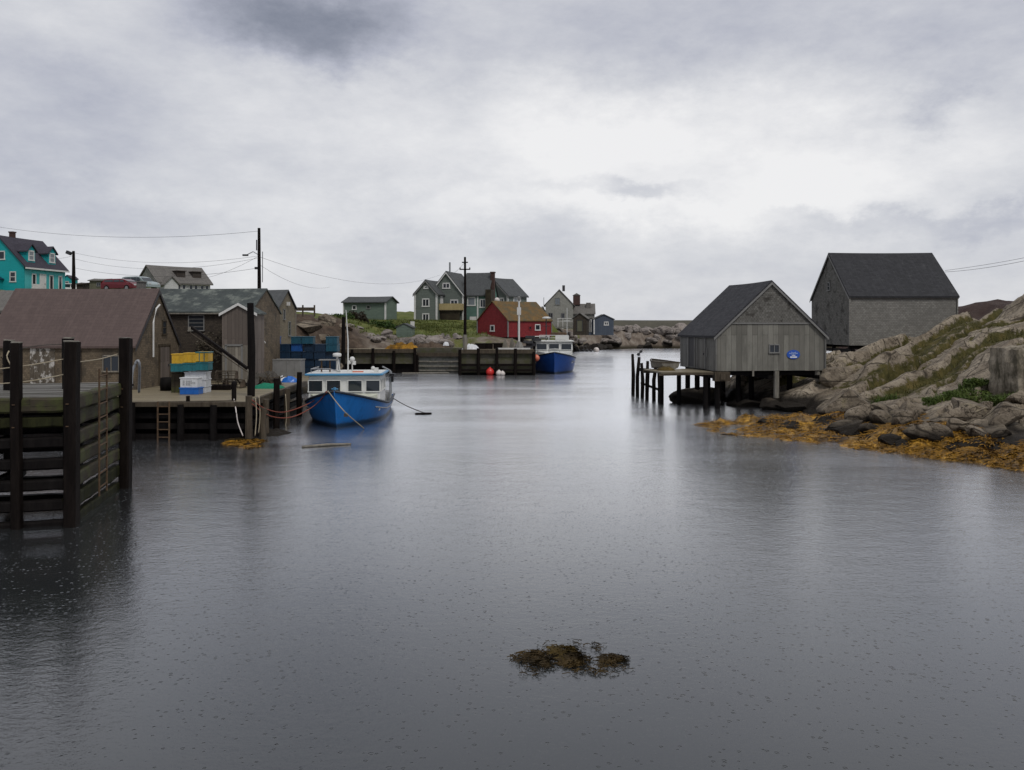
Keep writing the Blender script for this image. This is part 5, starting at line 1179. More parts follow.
# low seaweed by the wharf corner, floating log
clump('floating_seaweed', (at(250, 442, 33).x, 32.6, 0), [('fronds', 'weed_gold', -.1, .2, .75, .9, .05, 700, .2, .04), ('fronds', 'weed_brown', -.45, .9, .5, .5, .08, 300, .2, .04), ('fronds', 'weed_gold', .5, -1.0, .35, .5, .02, 180, .18, .04)], 'golden seaweed streak below the low wharf corner', 33)
heap('shore_rock', 'boulder', (at(268, 436, 35.5).x, 35.5, -.05), .9, 1.0, .22, 'low dark weedy rock awash beside the wharf pilings', 'rock', 15)
m = MB(); a_, b_ = at(302, 447.5, 31.4), at(351, 444.5, 32.2); a_.z = b_.z = .03; m.tube([a_, a_.lerp(b_, .5) + Vector((0, .05, .02)), b_], [.05, .055, .04], 7); tag(m.build('drift_log', 'timber_pale', None, True), 'pale floating pole drifting in front of the blue boat', 'log')

# ================================================================== BOATS
def make_boat(label, loc, rz, Lb, B, zb, zm, hull_mat, wh, nwin, name='fishing_boat', cream='cabin_cream', stern_z=None):
    t = thing(name, label, 'boat', loc, rz)
    NSt, NJ = 25, 11; secs = []
    for i in range(NSt):
        u = i / (NSt - 1); fw = max(0, (u - .52) / .48)
        b = B / 2 * (1 - fw ** 2.6) * (.93 + .07 * min(1, u / .3)); b = max(b, .004)
        zs = zm + (zb - zm) * max(0, (u - .45) / .55) ** 1.7 + .12 * (1 - u) ** 2 * 0
        row = []
        for j in range(NJ):
            s = j / (NJ - 1); z = -.55 + (zs + .55) * s; p = .12 + .72 * fw ** 1.5
            hw = b * s ** p; y = u * Lb - (1 - s) * .9 * fw ** 3 - .0
            row.append((hw, y, z))
        secs.append(row)
    m = MB(); vs = []; fs = []
    for sg in (1, -1):
        o = len(vs)
        for row in secs: vs += [(sg * x, y, z) for x, y, z in row]
        for i in range(NSt - 1):
            for j in range(NJ - 1):
                q = (o + i * NJ + j, o + (i + 1) * NJ + j, o + (i + 1) * NJ + j + 1, o + i * NJ + j + 1); fs.append(q if sg > 0 else q[::-1])
    n_ = NSt * NJ
    for j in range(NJ - 1): fs.append((j, j + 1, n_ + j + 1, n_ + j))
    m.add(vs, fs); hl = m.build('hull', hull_mat, t, True)
    m = MB()
    for sg in (1, -1): m.tube([(sg * r[-1][0], r[-1][1], r[-1][2]) for r in secs], .06, 6)
    m.build('gunwale', 'hull_dark', t, True)
    m = MB(); m.tube([(0, r_[1] + .005, r_[2]) for r_ in secs[-1]], .035, 6); m.build('stem', hull_mat, hl, True)
    m = MB()
    for sg in (1, -1): m.tube([(sg * (r[-3][0] + .02), r[-3][1], r[-3][2]) for r in secs[:19]], .035, 6)
    m.build('rub_rail', 'metal', hl, True)
    # decks
    m = MB(); vs = []; fs = []
    for i, r in enumerate(secs):
        zd = r[-1][2] - .06 if i >= 15 else min(r[-1][2] - .35, .42)
        j_ = (zd + .55) / (r[-1][2] + .55) * (NJ - 1); ja = min(int(j_), NJ - 2); wx = (r[ja][0] + (r[ja + 1][0] - r[ja][0]) * (j_ - ja)) * .97 - .01; yy_ = r[ja][1] + (r[ja + 1][1] - r[ja][1]) * (j_ - ja) - .02
        vs += [(-wx, yy_, zd), (wx, yy_, zd)]
    for i in range(NSt - 1): fs.append((2 * i, 2 * i + 1, 2 * i + 3, 2 * i + 2))
    m.add(vs, fs); m.build('deck', cream, t)
    y0, y1, hw, zr, zl = wh['y0'], wh['y1'], wh['hw'], wh['top'], wh['low']
    lean = .18
    m = MB(); m.add([(-hw, y0, zl), (hw, y0, zl), (hw, y1 + lean, zl), (-hw, y1 + lean, zl), (-hw, y0, zr), (hw, y0, zr), (hw, y1, zr), (-hw, y1, zr)], [(3, 2, 1, 0), (4, 5, 6, 7), (0, 1, 5, 4), (1, 2, 6, 5), (2, 3, 7, 6), (3, 0, 4, 7)])
    wo = m.build('wheelhouse', 'cabin_white', t, bevel=.05)
    m = MB(); m.box((0, (y0 + y1) / 2, zr + .05), (2 * hw + .3, y1 - y0 + .5, .10)); ro = m.build('wheelhouse_roof', wh.get('roof', 'roof_blue'), t, bevel=.04)
    m = MB(); m.box((0, (y0 + y1) / 2, zr + .105), (2 * hw + .1, y1 - y0 + .3, .03)); m.build('roof_top', 'cabin_white', ro)
    # trunk (raised foredeck)
    fr = wh['trunk']
    m = MB(); yt = y1 + lean; m.add([(-hw * .9, yt - .02, zl), (hw * .9, yt - .02, zl), (hw * .45, yt + fr, zl + .3), (-hw * .45, yt + fr, zl + .3), (-hw * .94, yt - .02, wh['tz']), (hw * .94, yt - .02, wh['tz']), (hw * .5, yt + fr - .1, wh['tz'] - .12), (-hw * .5, yt + fr - .1, wh['tz'] - .12)],
          [(3, 2, 1, 0), (4, 5, 6, 7), (0, 1, 5, 4), (1, 2, 6, 5), (2, 3, 7, 6), (3, 0, 4, 7)]); m.build('trunk', cream, t, bevel=.04)
    # windows on front (facing +y) and the sides
    wz, wh_ = wh['wz'], wh['wh']; nb = nwin; sp = 2 * hw / nb
    for i in range(nb):
        cx_ = -hw + sp * (i + .5); gap = wh.get('gap', 0); cx_ += gap * (1 if i >= nb / 2 else -1) * .5 if nb % 2 == 0 else 0
        f_ = (wz - zl) / (zr - zl); yy = y1 + lean * (1 - f_) + .0
        window(t, (cx_, yy + .02, wz), (1, 0, 0), (0, 1, .0), sp * .80 - gap * .3, wh_, 'cabin_white', 'pane', .04, (0, 0), proud=.04)
    for sg in (1, -1):
        for k in range(3):
            yy = y1 - .35 - k * (y1 - y0) / 3.1
            window(t, (sg * hw, yy, wz), (0, 1, 0), (sg, 0, 0), .42 if k < 2 else .6, wh_ * .95, 'cabin_white', 'pane', .045, (0, 0), proud=.03)
    return t, secs
bl = at(334, 431, 36.8)
b1, s1 = make_boat('blue lobster boat with white wheelhouse moored at the low wharf', (-8.35, 47.2, 0), R(183.5), 10.3, 3.85, 1.66, .72, 'hull_blue',
                   dict(y0=4.2, y1=7.0, hw=1.68, top=2.16, low=.5, wz=1.67, wh=.54, trunk=1.7, tz=1.32, gap=.16), 4)
zr = 2.28
m = MB(); m.lathe([(.19, 0), (.21, .04), (.21, .13), (.17, .17), (.04, .19)], 18, (.55, 5.6, zr + .72)); m.build('radar_dome', 'cabin_white', b1, True)
m = MB(); m.tube([(.55, 5.6, zr - .02), (.55, 5.6, zr + .72)], .05, 8); m.tube([(.45, 5.4, zr), (.5, 5.55, zr + .6)], .04, 8); m.build('radar_post', 'cabin_white', b1)
m = MB(); m.box((.9, 5.9, zr + .58), (.9, .5, .05)); m.build('equipment_shelf', 'trim_grey', b1)
m = MB()
for x in (.85, 1.25): m.tube([(x, 5.9, zr), (x, 5.9, zr + .56)], .04, 7)
m.build('shelf_post', 'rust', b1)
m = MB(); m.tube([(-.02, 5.9, zr), (-.02, 5.9, zr + 1.5), (.08, 5.9, zr + 3.0)], [.035, .03, .02], 8); m.build('antenna', 'cabin_white', b1)
m = MB(); m.sphere((-.2, 5.7, zr + .6), .13); m.sphere((-.05, 5.65, zr + .45), .1); m.box((-.3, 5.7, zr + .42), (.14, .14, .18)); m.tube([(-.2, 5.7, zr - .02), (-.2, 5.7, zr + .5)], .03, 6); m.build('searchlight', 'cabin_white', b1)
m = MB(); m.tube([(1.6, 6.8, zr), (1.6, 6.8, zr + .18), (.75, 6.95, zr + .2), (.2, 6.95, zr + .05)], .025, 6); m.tube([(1.6, 6.8, zr + .18), (1.6, 4.6, zr + .18), (1.6, 4.6, zr)], .025, 6); m.build('roof_rail', 'metal', b1)
m = MB(); m.box((-1.45, 6.6, zr + .1), (.2, .2, .25)); m.sphere((-1.3, 6.6, zr + .2), .1); m.build('horn', 'cabin_white', b1)
m = MB(); m.box((-.55, 6.3, zr + .02), (.5, .3, .06)); m.build('life_ring_box', 'buoy_orange', b1)
m = MB(); m.tube([(-1.85, 3.4, .5), (-1.85, 3.4, 2.2), (-1.45, 3.3, 2.4)], .05, 7); m.tube([(-1.8, 2.2, .5), (-1.8, 2.2, 2.1)], .05, 7); m.tube([(-1.85, 3.4, 2.0), (-1.8, 2.2, 2.0)], .035, 6); m.build('gantry', 'metal', b1)
m = MB(); m.lathe([(.16, 0), (.2, .03), (.12, .08), (.2, .13), (.16, .16)], 14, (-1.95, 3.5, 1.9)); m.box((-1.9, 3.2, 1.75), (.22, .3, .3)); m.build('pot_hauler', 'dark_metal', b1)
m = MB(); m.tube([(0, 10.15, 1.6), (0, 10.15, 1.82)], .06, 8); m.tube([(-.14, 10.15, 1.75), (.14, 10.15, 1.75)], .03, 6); m.build('bow_post', 'roof_blue', b1)
m = MB()
for k in range(5): m.box((-1.3 + rnd.uniform(-.3, .3), 1.0 + k * .5, .75), (.5, .4, .5))
m.build('deck_boxes', 'grey_tub', b1)
rope('mooring_rope', [at(328, 391, 37.1), at(344, 411, 35), at(364, 428.5, 37.0)], .022, 'rope_tan', 'tan mooring rope slanting from the blue boat bow down into the water')
q = at(364, 428.5, 37.3); m = MB(); q2 = at(346, 415, 35.5); m.box(q2, (.16, .1, .14)); tag(m.build('chafe_knot', 'rope_dark'), 'dark knot on the tan mooring rope of the blue boat', 'knot')
rope('mooring_rope', [at(389, 396, 45.5), at(408, 406.5, 45), at(426, 413.5, 43.7)], .022, 'rope_dark', 'dark rope running from the blue boat stern out over open water')
m = MB(); q = at(424, 414.5, 43.3); m.tube([(q.x - .45, q.y, .03), (q.x + .1, q.y, .05), (q.x + .35, q.y + .2, .03)], .05, 6); tag(m.build('drift_stick', 'timber_dark'), 'dark stick afloat where the stern rope meets the water', 'stick')

b2, s2 = make_boat('deep blue fishing boat with three windows moored at the far wharf', (4.35, 90.5, 0), R(178), 11.6, 4.35, 2.05, 1.3, 'hull_navy',
                   dict(y0=5.2, y1=8.3, hw=1.78, top=2.98, low=.9, wz=2.5, wh=.58, trunk=1.4, tz=2.1, roof='cabin_white'), 3, cream='cabin_white')
m = MB()
for x in (-1.3, -.4, .5, 1.4):
    m.tube([(x, 8.2, 3.1), (x, 8.2, 3.6)], .03, 6)
m.tube([(-1.3, 8.2, 3.6), (1.4, 8.2, 3.6)], .03, 6); m.tube([(-1.3, 8.2, 3.35), (1.4, 8.2, 3.35)], .025, 6); m.build('roof_rail', 'cabin_white', b2)
m = MB(); m.box((-.8, 7.4, 3.35), (1.3, .9, .45)); m.build('roof_box', 'cabin_white', b2)
m = MB(); m.box((-.5, 6.6, 3.7), (1.6, .7, .35)); m.build('raft_case', 'rust', b2, bevel=.1)
m = MB(); m.tube([(.75, 6.8, 3.1), (.75, 6.8, 5.2)], .06, 7); m.tube([(.4, 6.8, 4.5), (1.2, 6.8, 4.5)], .03, 6); m.build('mast', 'dark_metal', b2)
m = MB(); m.lathe([(.3, 0), (.42, .05), (.42, .14), (.2, .22)], 16, (.72, 6.8, 5.2)); m.build('radar_dome', 'cabin_white', b2, True)
m = MB(); m.tube([(-1.3, 6.8, 3.1), (-1.3, 6.8, 6.3)], .03, 6); m.tube([(-1.6, 6.8, 5.0), (-1.0, 6.8, 5.0)], .03, 6); m.build('antenna', 'cabin_white', b2)
m = MB(); m.tube([(-.5, 11.3, 2.05), (-.5, 11.5, 2.35), (0, 11.75, 2.4), (.5, 11.5, 2.35), (.5, 11.3, 2.05)], .03, 6); m.build('bow_rail', 'cabin_white', b2)
def buoy(px, py, D, r_, mat, label, z=None, group=None):
    p = at(px, py, D); t = thing('buoy', label, 'buoy', (p.x, p.y, p.z if z is None else z), 0, group)
    m = MB(); m.lathe([(r_ * .15, -r_ * 1.05), (r_ * .6, -r_ * .8), (r_ * .93, -r_ * .35), (r_, 0), (r_ * .93, r_ * .35), (r_ * .62, r_ * .78), (r_ * .25, r_ * 1.02), (r_ * .2, r_ * 1.2)], 18); m.build('float', mat, t, True)
    m = MB(); m.lathe([(r_ * .22, r_ * 1.18), (r_ * .2, r_ * 1.4), (r_ * .05, r_ * 1.42)], 10); m.build('eye', 'dark_metal', t); return t
buoy(490, 370, 77.5, .38, 'buoy_red', 'round red float on the water at the foot of the far wharf', .3)
buoy(499, 372, 77.3, .28, 'buoy_white', 'white float beside the red one at the foot of the far wharf', .2); buoy(502.5, 373, 77.2, .24, 'buoy_white', 'smaller white float right of the first white one', .17)
buoy(533.5, 356.5, 78.3, .27, 'buoy_orange', 'orange red fender hanging highest off the far boat', group='fenders of the far boat'); buoy(536.5, 358, 78.1, .29, 'buoy_orange', 'pale orange fender hanging lower against the far boat hull', group='fenders of the far boat')
for i, px in enumerate([576, 579.5, 584, 588, 592]):
    q = at(px, 351.5, 148); m = MB(); m.sphere((0, 0, .12), .3, 10); o = m.build('net_float', 'dark_metal', None, True); o.location = (q.x, 150, 0); tag(o, 'small dark float in the line off the far rocky shore', 'float', 'floats off the far shore')
q = at(597.5, 350.5, 148); m = MB(); m.sphere((0, 0, .25), .5, 12); o = m.build('net_float', 'buoy_white', None, True); o.location = (q.x, 150, 0); tag(o, 'white float ending the dark float line off the far shore', 'float')
for i, (px, py) in enumerate([(641, 351), (638.5, 354)]):
    D = H * F / (py - YH + 1.5); q = at(px, py, D); m = MB(); m.lathe([(.02, 0), (.22, .05), (.28, .2), (.16, .38), (.05, .42)], 10); m.sphere((.2, 0, .42), .12, 8); o = m.build('sea_duck', 'dark_metal', None, True); o.location = (q.x, D, 0); tag(o, ['dark seabird afloat farther out behind the piling row', 'dark seabird afloat nearest to the piling row'][i], 'bird', 'seabirds on the water')

# ================================================================== FAR WHARVES
def face_wharf(name, label, x0, x1, y, depth, top, mat, npil, pilmat='timber_dark', facebot=.0):
    t = thing(name, label, 'wharf', ((x0 + x1) / 2, y, 0)); w_ = x1 - x0
    m = MB(); m.box((0, depth / 2, top - .1), (w_, depth, .2)); m.build('deck', 'deck', t)
    m = MB(); m.box((0, -.03, top - .12), (w_ + .1, .3, .36)); m.build('edge_beam', 'timber_mid', t)
    m = MB(); m.box((0, .25, (top - .3 + facebot) / 2), (w_, .2, top - .3 - facebot)); m.build('face', mat, t)
    m = MB(); m.box((0, .6, .4), (w_, .1, 2.0)); m.build('dark_backing', 'timber_black', t)
    for i in range(npil):
        x = -w_ / 2 + w_ * i / (npil - 1); m = MB(); m.tube([(x, -.12, -.8), (x, -.12, top + rnd.uniform(-.2, .2))], .15, 9, .06); m.build('piling', pilmat, t)
    return t
face_wharf('old_quay', 'old dark quay wall behind the blue boat mast', -17.2, -9.25, 81, 6, 2.25, 'face_board', 5, 'timber_dark', .9)
t = face_wharf('pale_slipway', 'pale slatted timber wall between the two far wharves', -9.2, -5.0, 82.6, 3, 1.85, 'slip_board', 2, 'timber_dark', -.3)
for z in (1.5, 1.05, .6, .18):
    m = MB(); m.rough((-2.1, .02, z), (2.1, .02, z + rnd.uniform(-.04, .04)), .14, .13, 10, .01); m.build('slat', 'timber_pale', t)
m = MB(); m.box((-7.1, 83.4, 2.12), (4.4, 1.8, .5)); tag(m.build('seawall', 'face_board'), 'brown timber kerb running above the pale slatted wall', 'wall')
f2_ = face_wharf('far_wharf', 'dark timber wharf below the red shed', -4.75, 2.0, 77.6, 8, 2.3, 'face_board', 5, 'timber_dark', .25)
m = MB()
for z in (.45, .95): m.box((0, -.02, z), (6.7, .2, .2))
m.build('cross_beam', 'timber_dark', f2_)
m = MB(); a_ = at(402, 373.5, 80.2); a_.z = .04; m.tube([(a_.x, a_.y, .04), (a_.x + 4.4, a_.y + .4, .06)], .08, 6); tag(m.build('drift_log', 'timber_pale'), 'pale log afloat at the foot of the pale slatted wall', 'log')
# pole with light on far wharf
lp = thing('harbour_light', 'white harbour light pole on a stepped base on the far wharf', 'light', (at(519, 349, 80).x, 80, 2.3))
m = MB(); m.lathe([(.45, 0), (.42, .25), (.2, .7), (.1, .75)], 8); m.build('base', 'concrete', lp)
m = MB(); m.tube([(0, 0, .6), (0, 0, 4.6)], .09, 8); m.build('pole', 'trim_white', lp)
m = MB(); m.box((0, -.05, 3.6), (.38, .1, .7)); m.build('panel', 'trim_white', lp)
m = MB(); m.lathe([(.1, 4.6), (.16, 4.65), (.16, 4.9), (.05, 5.0)], 10); m.build('lamp', 'trim_grey', lp)
for i, (px, py) in enumerate([(505, 345), (512, 345.5)]):
    q = at(px, 349, 80); m = MB(); m.prism([(-.3, 0, 0), (.3, 0, 0), (.06, 0, 1.05), (-.06, 0, 1.05)], (0, .3, 0)); o = m.build('pot_stand', 'timber_pale', None); o.location = (q.x, 80.5 + i, 2.3); tag(o, ['pale timber trestle left of the harbour light', 'pale timber trestle just beside the harbour light'][i], 'trestle')
m = MB(); m.box((0, 0, .1), (3.0, .25, .18)); o = m.build('white_beam', 'trim_white', None); o.location = (at(514, 350, 78).x, 78.0, 2.3); tag(o, 'long pale beam lying along the far wharf edge', 'beam')
heap('tarp_pile', 'white_box', (at(471, 347, 79).x, 79.5, 2.3), .8, .6, .45, 'pale tarp heap beside the tall pole on the far wharf', 'tarp', 18)
heap('net_pile', 'weed_gold', (at(402, 348, 83).x, 83.5, 2.2), 1.7, .8, .5, 'orange and tan net heap on the old quay', 'nets', 22, rough_=1)
heap('net_pile', 'net_brown', (at(432, 347, 84.5).x, 84.3, 2.25), 1.9, .8, .5, 'large dark brown net heap above the pale slatted wall', 'nets', 25, rough_=1)
heap('sack_pile', 'white_box', (at(446, 340, 84.5).x, 84.4, 2.55), .32, .3, .35, 'white sack on top of the dark net heap', 'sack', 26)
m = MB()
for i in range(5): m.box((rnd.uniform(-.6, .6), rnd.uniform(-.2, .2), .15 + .25 * i), (.9, .5, .24), R(rnd.uniform(-20, 20)))
o = m.build('trap_stack', 'dark_metal', None); o.location = (at(531, 348, 82).x, 82, 2.3); tag(o, 'stack of dark lobster traps at the boat end of the far wharf', 'lobster traps')
for i, px in enumerate([480, 488, 498]):
    q = at(px, 348, 81); m = MB(); m.box((0, 0, .25), (.9, .6, .5)); m.box((0, 0, .53), (.95, .65, .06)); o = m.build('trap_stack', 'timber_dark', None); o.location = (q.x, 81 + i * .3, 2.3); tag(o, ['dark box nearest the tall pole under the red shed', 'dark box in the middle under the red shed gable', 'dark box under the front corner of the red shed'][i], 'box', 'boxes under the red shed')
# dark quay pole behind the blue boat
m = MB(); q = at(343, 352, 75); m.tube([(q.x, 75, 0.0), (q.x + .05, 75, H - (317 - YH) / F * 75)], [.2, .15], 9); tag(m.build('mooring_pole', 'timber_black'), 'black bare pole rising behind the blue boat radar', 'pole')

# ================================================================== VILLAGE BUILDINGS
# red shed
rs = thing('red_shed', 'red shingled shed with an orange lichen roof on stilts', 'shed', (-.43, 91, 3.3), R(41))
Lr, Wr = 6.4, 5.2
m = MB(); walls(m, 0, Lr, 0, Wr, 0, 1.82, 3.85, 'x'); m.build('wall', 'red_wall', rs)
m = MB(); roofs(m, 0, Lr, 0, Wr, 1.82, 3.85, 'x', .15, .1, .08); m.build('roof', 'orange_roof', rs)
window(rs, (0, 2.6, .95), (0, -1, 0), Bx, .5, .6, 'trim_white', 'pane', .12, (0, 0))
window(rs, (4.3, 0, 1.05), Fx, Fy, .6, .6, 'trim_white', 'pane', .1, (0, 0)); window(rs, (3.2, 0, 1.0), Fx, Fy, .3, .3, 'red_wall', 'pane', .06, (0, 0))
for c_, d_ in (((-.02, -.02, .9), (.12, .12, 1.8)), ((-.02, Wr + .02, .9), (.12, .12, 1.8)), ((Lr + .02, -.02, .9), (.1, .1, 1.8)), ((1.4, -.03, .9), (.1, .05, 1.7))):
    m = MB(); m.box(c_, d_); m.build('corner_board', 'trim_grey', rs)
m = MB(); m.box((4.3, -.03, .06), (3.6, .05, .1)); m.build('skirting', 'trim_white', rs)
for x in (.2, 2.2, 4.2, 6.2):
    for y in (.2, 2.6, 5.0):
        m = MB(); m.tube([(x, y, -1.6), (x, y, 0)], .13, 7); m.build('stilt', 'timber_dark', rs)
m = MB()
for y in (.2, 2.6, 5.0): m.box((Lr / 2, y, -.12), (Lr, .2, .2))
m.build('floor_beam', 'timber_dark', rs)

# green shed
gs = thing('green_shed', 'sage green shed with low grey roof above the rocks', 'shed', (at(346.5, 320, 120).x, 118, 5.15), R(-14))
m = MB(); walls(m, 0, 6.2, 0, 4.2, 0, 2.65, 3.35, 'x'); m.build('wall', 'green_wall', gs)
m = MB(); roofs(m, 0, 6.2, 0, 4.2, 2.65, 3.35, 'x', .35, .25, .12); m.build('roof', 'house_roof', gs)
window(gs, (1.6, 0, 1.9), Fx, Fy, .45, .55, 'trim_white', 'pane', .1, (0, 0)); window(gs, (3.7, 0, 1.95), Fx, Fy, .4, .45, 'trim_grey', 'pane', .1, (0, 0))
for c_, d_ in (((6.2, -.03, 1.3), (.22, .14, 2.6)), ((0, -.03, 1.3), (.14, .14, 2.6))):
    m = MB(); m.box(c_, d_); m.build('corner_board', 'trim_white', gs)
m = MB(); m.box((3.1, -.05, 2.6), (6.3, .05, .12)); m.build('fascia', 'trim_grey', gs)
# small green hut
gh = thing('green_hut', 'tiny pale green hut on the shore below the green shed', 'hut', (at(397.5, 336, 94).x, 93, 3.1), R(-6))
m = MB(); walls(m, 0, 1.7, 0, 1.6, 0, 1.25, 1.65, 'y'); m.build('wall', 'green_wall', gh)
m = MB(); roofs(m, 0, 1.7, 0, 1.6, 1.25, 1.65, 'y', .12, .1, .06); m.build('roof', 'house_roof', gh)
m = MB(); m.box((.85, -.03, .55), (.6, .05, 1.0)); m.build('door', 'green_wall', gh)
m = MB(); m.box((0, 0, .4), (.5, .1, .75)); m.box((0, 0, -.2), (.08, .08, .8)); o = m.build('notice_board', 'trim_white', None); o.location = (at(412.5, 322, 105).x, 105, 4.3); tag(o, 'small blank white board on the grass right of the green hut', 'board')

# grey green house complex
gg = thing('village_house', 'rambling grey green house with yellow balcony and several gables', 'house', (at(415, 320, 126).x, 126, 5.2), R(-15))
def wing(x0, x1, y0, y1, he, hr, ax, wm, rm, nm=''):
    m = MB(); walls(m, x0, x1, y0, y1, -.8, he, hr, ax); m.build('wall', wm, gg); m = MB(); roofs(m, x0, x1, y0, y1, he, hr, ax, .28, .22, .12); m.build('roof', rm, gg)
wing(0, 3.4, 0, 5.2, 4.15, 6.0, 'y', 'moss_wall', 'house_roof'); wing(1.2, 6.5, 3.0, 10, 4.15, 7.4, 'y', 'moss_wall', 'house_roof'); wing(6.0, 9.9, 4.3, 9.6, 4.1, 7.3, 'x', 'green_wall_b', 'house_roof')
for x, y in ((0, 0), (3.4, 0), (6.5, 3.0)):
    m = MB(); m.box((x, y - .03, 1.9), (.26, .16, 4.5)); m.build('corner_board', 'trim_white', gg)
m = MB(); m.box((8.4, 4.26, 1.9), (.22, .1, 4.4)); m.build('corner_board', 'trim_white', gg)
m = MB(); rake(m, 0, 3.4, -.225, 4.15, 6.0, .22, .05, .28); m.build('bargeboard', 'trim_grey', gg); m = MB(); rake(m, 1.2, 6.5, 2.775, 4.15, 7.4, .22, .05, .28); m.build('bargeboard', 'trim_white', gg)
for (p, w_, h_, mu) in [((1.7, 0, 2.75), .85, 1.1, (1, 0)), ((1.7, 0, .55), .8, 1.1, (1, 0)), ((1.75, 0, 5.0), .4, .3, (0, 0)), ((3.85, 3.0, 5.35), .9, .75, (1, 0)), ((5.1, 3.0, 2.65), .95, 1.1, (1, 0)), ((7.4, 4.3, 3.0), 1.0, 1.2, (0, 0)), ((9.2, 4.3, 2.7), .7, 1.2, (1, 0))]:
    window(gg, p, Fx, Fy, w_, h_, 'trim_white', 'pane' if w_ != 1.0 else 'pane_sky', .16, mu)
door(gg, (3.4, 2.1, 1.7), (0, 1, 0), Fx, .9, 1.9, 'trim_white', 'trim_white')
m = MB(); m.box((5.0, 2.0, 1.6), (3.2, 2.0, .14)); bo = m.build('balcony', 'timber_mid', gg)
m = MB(); m.box((5.0, 1.0, 2.15), (3.2, .06, .95)); m.box((6.6, 2.0, 2.15), (.06, 2.0, .95)); m.build('railing', 'yellow_rail', bo)
m = MB(); m.box((5.0, 1.25, .4), (3.1, .06, 2.3)); m.build('skirting', 'brown_bush', bo)
m = MB(); m.tube([(3.85, 4.6, 6.8), (3.85, 4.6, 9.0)], .14, 8); m.build('flue', 'metal', gg)
m = MB(); m.box((10.2, 6.2, 5.2), (.55, .6, 4.4)); m.box((10.2, 6.2, 7.45), (.7, .75, .2)); m.build('chimney', 'brick', gg)
m = MB(); m.box((10.3, 4.2, 2.0), (.9, 1.6, 5.5)); m.build('lean_to', 'brown_bush', gg)
m = MB(); m.box((7.9, 3.6, .25), (.9, .6, .9)); m.build('tank', 'trim_white', gg)

h2 = thing('dark_green_house', 'dark green gabled house right of the brick chimney', 'house', (at(479, 320, 139).x, 139, 5.2), R(-38))
m = MB(); walls(m, 0, 6.0, 0, 5.0, -.8, 4.2, 6.9, 'y'); m.build('wall', 'moss_wall', h2)
m = MB(); roofs(m, 0, 6.0, 0, 5.0, 4.2, 6.9, 'y', .3, .2, .14); m.build('roof', 'house_roof', h2)
m = MB(); rake(m, 0, 6, -.205, 4.2, 6.9, .24, .05, .3); m.build('bargeboard', 'trim_grey', h2)
m = MB(); m.box((5.95, -.04, 1.9), (.3, .16, 4.6)); m.build('corner_board', 'trim_white', h2)
window(h2, (4.8, 0, 3.4), Fx, Fy, .6, .7, 'trim_white', 'pane', .16); window(h2, (6.0, 2.4, 3.4), (0, 1, 0), Fx, 1.6, .9, 'trim_white', 'pane_sky', .2)
q = at(497, 300, 118); m = MB(); m.sphere((0, 0, 0), .35, 12); m.tube([(0, 0, -3.2), (0, 0, -.3)], .06, 6); o = m.build('satellite_dish', 'buoy_white', None, True); o.location = (q.x, 118, q.z); tag(o, 'white round dish on a post behind the red shed', 'dish')

h3 = thing('grey_house', 'grey shingled house with dark chimney behind the red shed', 'house', (at(545.5, 321, 142).x, 142, 4.9), R(-4))
m = MB(); walls(m, 0, 4.6, 0, 7, -.8, 3.2, 5.6, 'y'); m.build('wall', 'grey_house', h3)
m = MB(); roofs(m, 0, 4.6, 0, 7, 3.2, 5.6, 'y', .3, .15, .1); m.build('roof', 'grey_roof', h3)
m = MB(); walls(m, 4.4, 8.2, 1.0, 6, -.8, 1.7, 3.3, 'x'); m.build('wall', 'grey_house', h3)
m = MB(); roofs(m, 4.4, 8.2, 1.0, 6, 1.7, 3.3, 'x', .25, .15, .1); m.build('roof', 'grey_roof', h3)
m = MB(); m.box((5.2, 3.4, 4.0), (1.2, 1.4, 1.6)); dm = m.build('dormer', 'brick', h3); m = MB(); m.prism([(4.5, 2.65, 4.8), (5.9, 2.65, 4.8), (5.2, 2.65, 5.2)], (0, 1.6, 0)); m.build('roof', 'grey_roof', dm)
m = MB(); m.box((7.2, 2.6, 3.1), (.8, .7, .9)); m.build('chimney', 'grey_roof', h3)
m = MB(); m.box((3.0, 2.5, 6.0), (.45, .45, 1.0)); m.build('chimney', 'trim_dark', h3)
window(h3, (.85, 0, 1.4), Fx, Fy, .6, .75, 'trim_grey', 'pane', .1); window(h3, (2.9, 0, 1.3), Fx, Fy, .45, .85, 'trim_grey', 'pane', .1); window(h3, (2.0, 0, 3.7), Fx, Fy, .7, 1.1, 'trim_grey', 'pane_sky', .1)
m = MB(); walls(m, -1.2, -.005, 1, 5, -.8, 2.0, 3.0, 'y'); m.build('side_wing', 'grey_house', h3)
m = MB()
for x in (2.1, 2.9, 4.6): m.box((x, -1.0, .2), (.1, .1, 1.4))
m.box((3.3, -1.0, .85), (2.6, .08, .1)); m.box((3.3, -1.0, .4), (2.6, .06, .08)); m.build('porch_rail', 'trim_white', h3)
m = MB(); m.tube([(-.3, .5, 2.5), (-.3, .5, 4.4)], .04, 6); m.build('antenna', 'dark_metal', h3)
ds = thing('dark_shed', 'dark boarded shed on the grass left of the slate blue shed', 'shed', (at(573, 331, 137).x, 137, 3.65), R(-12))
m = MB(); walls(m, 0, 2.2, 0, 3.4, -.6, 2.1, 2.9, 'y'); m.build('wall', 'dark_shingle', ds); m = MB(); roofs(m, 0, 2.2, 0, 3.4, 2.1, 2.9, 'y', .2, .15, .08); m.build('roof', 'grey_roof', ds)
door(ds, (1.1, 0, 0), Fx, Fy, .8, 1.7, 'olive_wall', 'trim_dark')
bs = thing('slate_blue_shed', 'slate blue shed with pale double door at the village end', 'shed', (at(585.5, 331, 139).x, 139, 3.6), 0)
